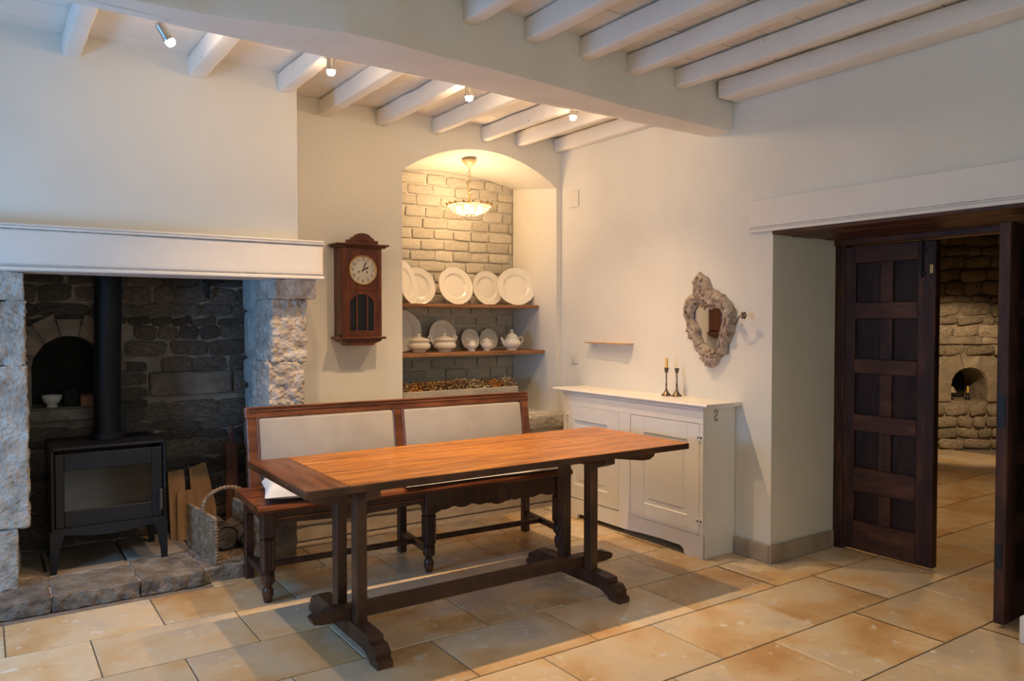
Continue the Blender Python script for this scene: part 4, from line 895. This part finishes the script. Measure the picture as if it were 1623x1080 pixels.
MB().lathe([(.040, .074), (.040, .077), (.026, .092), (.010, .098), (.006, .102), (.009, .108), (.001, .112)], n=28).build('lid', CERAM, e)
for sg in (-1, 1): MB().tube([(sg * .038, 0, .066), (sg * .058, 0, .072), (sg * .060, 0, .055), (sg * .043, 0, .045)], .0036, 7).build('handle', CERAM, e)
e = thing('teapot', 'white ribbed teapot at the right end of the lower shelf', 'teapot', (3.600, 5.29, S2 + .0005))
n = 48; vs = []; fs = []; prof = [(.044, 0), (.046, .004), (.042, .010), (.060, .024), (.076, .045), (.078, .058), (.066, .082), (.050, .098), (.046, .103), (.001, .103)]
for r_, z_ in prof:
    for i in range(n):
        a = 2 * math.pi * i / n; k = 1 + (.025 * math.cos(a * 12) if .02 < z_ < .09 else 0); vs.append((r_ * k * math.cos(a), r_ * k * math.sin(a), z_))
for j in range(len(prof) - 1):
    for i in range(n): fs.append([j * n + i, j * n + (i + 1) % n, (j + 1) * n + (i + 1) % n, (j + 1) * n + i])
fs.append(list(range(n))[::-1])
MB().add(vs, fs).build('body', CERAM, e, smooth=60)
ld = MB().lathe([(.050, .103), (.050, .107), (.040, .124), (.020, .140), (.010, .144), (.001, .145)], n=32).build('lid', CERAM, e)
MB().tube([(.010 * math.cos(a), 0, .155 + .012 * math.sin(a)) for a in [2 * math.pi * t / 14 for t in range(14)]], .004, 7, closed=True).build('ring_knob', CERAM, ld)
MB().tube([(-.060, 0, .042), (-.082, 0, .058), (-.092, 0, .085), (-.104, 0, .104)], [.016, .012, .009, .007], 10).build('spout', CERAM, e)
MB().tube([(.058, 0, .092), (.082, 0, .108), (.106, 0, .100), (.112, 0, .078), (.098, 0, .058), (.070, 0, .042)], .0055, 8).build('handle', CERAM, e)

# dried flowers in a long trough
tg = thing('flower_trough', 'long weathered whitewashed trough on the niche sill filled with dried flowers', 'trough', (0, 0, .7135))
MB().box((2.515, 5.09, 0), (3.525, 5.115, .215), .003).build('front_board', PLANTER, tg); MB().box((2.515, 5.30, 0), (3.525, 5.325, .215), .003).build('back_board', PLANTER, tg)
for xx in (2.515, 3.501): MB().box((xx, 5.115, 0), (xx + .024, 5.30, .215), .003).build('end_board', PLANTER, tg)
MB().box((2.539, 5.115, .0), (3.501, 5.30, .19)).build('soil', SOOT, tg)
FLW = [mat('dried_' + n_, [(.3, a), (.7, b_)], scale=40, rough=.9) for n_, a, b_ in (('brown', (.10, .045, .02), (.22, .11, .05)), ('ochre', (.28, .16, .05), (.45, .28, .10)), ('orange', (.50, .17, .03), (.72, .30, .05)), ('straw', (.42, .34, .20), (.62, .52, .36)), ('russet', (.16, .05, .03), (.28, .09, .05)))]
r = random.Random(5); mb = MB(); mi = []
for i in range(2600):
    x = r.uniform(2.50, 3.54); y_ = 5.205 + r.gauss(0, .055); y_ = min(max(y_, 5.112 if r.random() < .96 else 5.075), 5.33)
    base = .905 + .055 * math.exp(-((y_ - 5.22) / .07) ** 2) + .022 * noise.noise(Vector((x * 7, 0, 0)))
    z_ = base + r.uniform(-.035, .03)
    z_ = max(z_, .9)
    s = r.uniform(.005, .012)
    nv = noise.noise(Vector((x * 5, y_ * 6, 3))); orange = (abs(x - 2.66) < .045 and y_ < 5.2) or (abs(x - 3.37) < .05)
    c = 2 if (orange and r.random() < .8) else (3 if (abs(x - 3.17) < .08 or nv > .25) and r.random() < .55 else r.choice([0, 1, 0, 1, 4, 3, 1]))
    if r.random() < .25:  # stem or long petal
        d = Vector((r.uniform(-1, 1), r.uniform(-1, 1), r.uniform(0, 1.4))).normalized() * s * 3; q = Vector((r.uniform(-1, 1), r.uniform(-1, 1), 0)).normalized() * s * .35; p = Vector((x, y_, z_)); vs = [p - q, p + q, p + d, p + d * .5 + q * 2]; fs = [(0, 1, 3), (0, 3, 2), (1, 2, 3), (0, 2, 1)]
    else:
        vs = []; 
        for dxyz in ((1, 0, 0), (-1, 0, 0), (0, 1, 0), (0, -1, 0), (0, 0, 1), (0, 0, -1)): vs.append(Vector((x, y_, z_)) + Vector(dxyz) * s * r.uniform(.6, 1.3))
        fs = [(0, 2, 4), (2, 1, 4), (1, 3, 4), (3, 0, 4), (2, 0, 5), (1, 2, 5), (3, 1, 5), (0, 3, 5)]
    mb.add(vs, fs); mi += [c] * len(fs)
me = bpy.data.meshes.new('dried_flowers'); me.from_pydata(mb.v, [], mb.f)
for m_ in FLW: me.materials.append(m_)
me.polygons.foreach_set('material_index', mi)
o = bpy.data.objects.new('dried_flowers', me); COL.objects.link(o); o['kind'] = 'stuff'; tag(o, 'mass of brown, straw and orange dried flower heads filling the trough', 'flowers')

# niche pendant lamp
NL = (3.145, 5.21)
pl = thing('pendant_lamp', 'small brass chain pendant with a beaded glass bowl lit in the niche', 'lamp', (NL[0], NL[1], 0))
rt = 2.695
MB().lathe([(.060, rt), (.058, rt - .008), (.036, rt - .030), (.016, rt - .046), (.006, rt - .052), (.001, rt - .053)][::-1], n=28).build('ceiling_canopy', GILT, pl)
zc = rt - .053; k = 0; ch = MB(); ch.tube([(0, 0, zc + .004), (0, 0, zc - .035)], .0035, 6); zc -= .035
while zc > 2.425:
    L_ = .034 if k % 3 else .030; wd = .008 if k % 3 else .013
    pts = [(wd * math.cos(a), 0, L_ / 2 * math.sin(a)) for a in [2 * math.pi * t / 12 for t in range(12)]]
    if k % 2: pts = [(0, p[0], p[2]) for p in pts]
    ch.tube([(p[0], p[1], p[2] + zc - L_ / 2 + .004) for p in pts], .0024, 5, closed=True); zc -= L_ - .006; k += 1
ch.build('chain', BRASS, pl)
MB().lathe([(.034, 2.352), (.026, 2.360), (.014, 2.378), (.008, 2.402), (.005, 2.430), (.001, 2.432)], n=20).build('finial', BRASS, pl)
rim = MB().tube([(.172 * math.cos(a), .172 * math.sin(a), 2.352) for a in [2 * math.pi * t / 40 for t in range(40)]], .004, 6, closed=True)
for k in range(16):
    a = 2 * math.pi * k / 16; c = Vector((.175 * math.cos(a), .175 * math.sin(a), 2.360)); blob(rim, c, (.012, .010, .007), a)
    rim.tube([(.172 * math.cos(a), .172 * math.sin(a), 2.352), (.13 * math.cos(a), .13 * math.sin(a), 2.305), (.05 * math.cos(a), .05 * math.sin(a), 2.280), (0, 0, 2.276)], .0022, 5)
for k in range(4): a = math.pi / 2 * k; rim.tube([(.172 * math.cos(a), .172 * math.sin(a), 2.352), (.08 * math.cos(a), .08 * math.sin(a), 2.365), (.02 * math.cos(a), .02 * math.sin(a), 2.358)], .003, 5)
rim.build('bowl_frame', BRASS, pl)
gl = MB()
for ring, (r_, z_, cnt) in enumerate(((.158, 2.335, 30), (.142, 2.318, 26), (.120, 2.304, 22), (.094, 2.293, 18), (.064, 2.284, 12))):
    for k in range(cnt): a = 2 * math.pi * (k + ring * .5) / cnt; blob(gl, (r_ * math.cos(a), r_ * math.sin(a), z_), (.011, .011, .012), 0)
gl.build('glass_beads', GLASSC, pl)
for k in range(4):
    a = math.pi / 4 + math.pi / 2 * k
    b_ = MB().lathe([(.004, -.022), (.014, -.012), (.018, 0), (.014, .014), (.008, .022), (.001, .023)], (.085 * math.cos(a), .085 * math.sin(a), 2.325), 14).build('bulb', BULB2, pl)
nl = lamp('niche_lamp_light', 'POINT', (NL[0], NL[1], 2.33), 17, WARM, shadow_soft_size=.10); nl.parent = pl; nl.location = (0, 0, 2.34)

# ================================================================== CEILING SPOTS
for i, (x, zt, tx, label) in enumerate([(.675, CZ, .042, 'small tilted nickel ceiling spotlight over the fireplace mantel and stove'), (1.478, 2.80, 0, 'small upright nickel ceiling spotlight beyond the right edge of the fireplace'), (2.290, 2.80, .004, 'small nickel ceiling spotlight straight above the hanging niche lamp'), (3.048, CZ, -.003, 'small nickel ceiling spotlight nearest the right wall')]):
    zc = 2.786
    e = thing('spotlight', label, 'spotlight', (x * 1.0105, 3.84, zc + .011), 0)
    MB().lathe([(.022, zt - zc - .021), (.022, zt - zc - .010)], (0, 0, 0), 16).build('ceiling_plate', STEEL, e)
    MB().tube([(0, 0, zt - zc - .018), (0, 0, 0)], .005, 8).build('stem', STEEL, e)
    d = Vector((tx, 0, -.066))
    q = d.normalized().to_track_quat('Z', 'Y').to_matrix()
    L_ = d.length
    MB().lathe([(.014, -.006), (.022, .002), (.022, L_ * .8), (.026, L_ * .84), (.026, L_ * .98), (.021, L_ * .98), (.019, L_ * .80)], (0, 0, 0), 20, M=q).build('housing', STEEL, e)
    MB().lathe([(.019, L_ * .82), (.020, L_ * .98), (.022, L_ * 1.12), (.016, L_ * 1.30), (.001, L_ * 1.36)], (0, 0, 0), 16, M=q).build('halogen_bulb', BULB, e)
    sp = lamp('spotlight_light', 'SPOT', (0, 0, 0), SPOT_W * (.75, .90, 1.18, 1.12)[i], WARM, spot_size=R((92, 104, 114, 114)[i]), spot_blend=1.0, shadow_soft_size=.018)
    sp.parent = e; sp.location = d.normalized() * (L_ * 1.42); sp.rotation_euler = (0, -tx * 5, 0)
    pt = lamp('spotlight_spill', 'POINT', (0, 0, 0), SPILL_W * (.35, .7, 1.2, 1.0)[i], WARM, shadow_soft_size=.025); pt.parent = e; pt.location = d.normalized() * (L_ * 1.55)

# things in the oven mouth of the far room
ov = thing('oil_lamp', 'dark little lamp with a pale sloping shade inside the far oven mouth', 'lamp', (0, 0, 0)); M = wf.matrix_basis.copy()
M = Matrix.Translation(wf.location) @ Matrix.Rotation(R(-34.3), 4, 'Z')
ov.location = M @ Vector((.235, .16, .544))
MB().lathe([(.035, 0), (.035, .01), (.010, .02), (.010, .09)], n=14).build('stand', BLACK, ov); MB().lathe([(.062, .085), (.028, .150), (.024, .150), (.058, .085)], n=18).build('shade', STONEW, ov)
cn = thing('oven_candle', 'yellow candle burning low inside the far oven mouth', 'candle', (0, 0, 0)); cn.location = M @ Vector((.420, .14, .544))
MB().lathe([(.030, 0), (.032, .012), (.018, .03), (.014, .075), (.020, .08)], n=14).build('holder', BLACK, cn); MB().lathe([(.012, .078), (.012, .155), (.001, .158)], n=12).build('candle', WAX, cn)
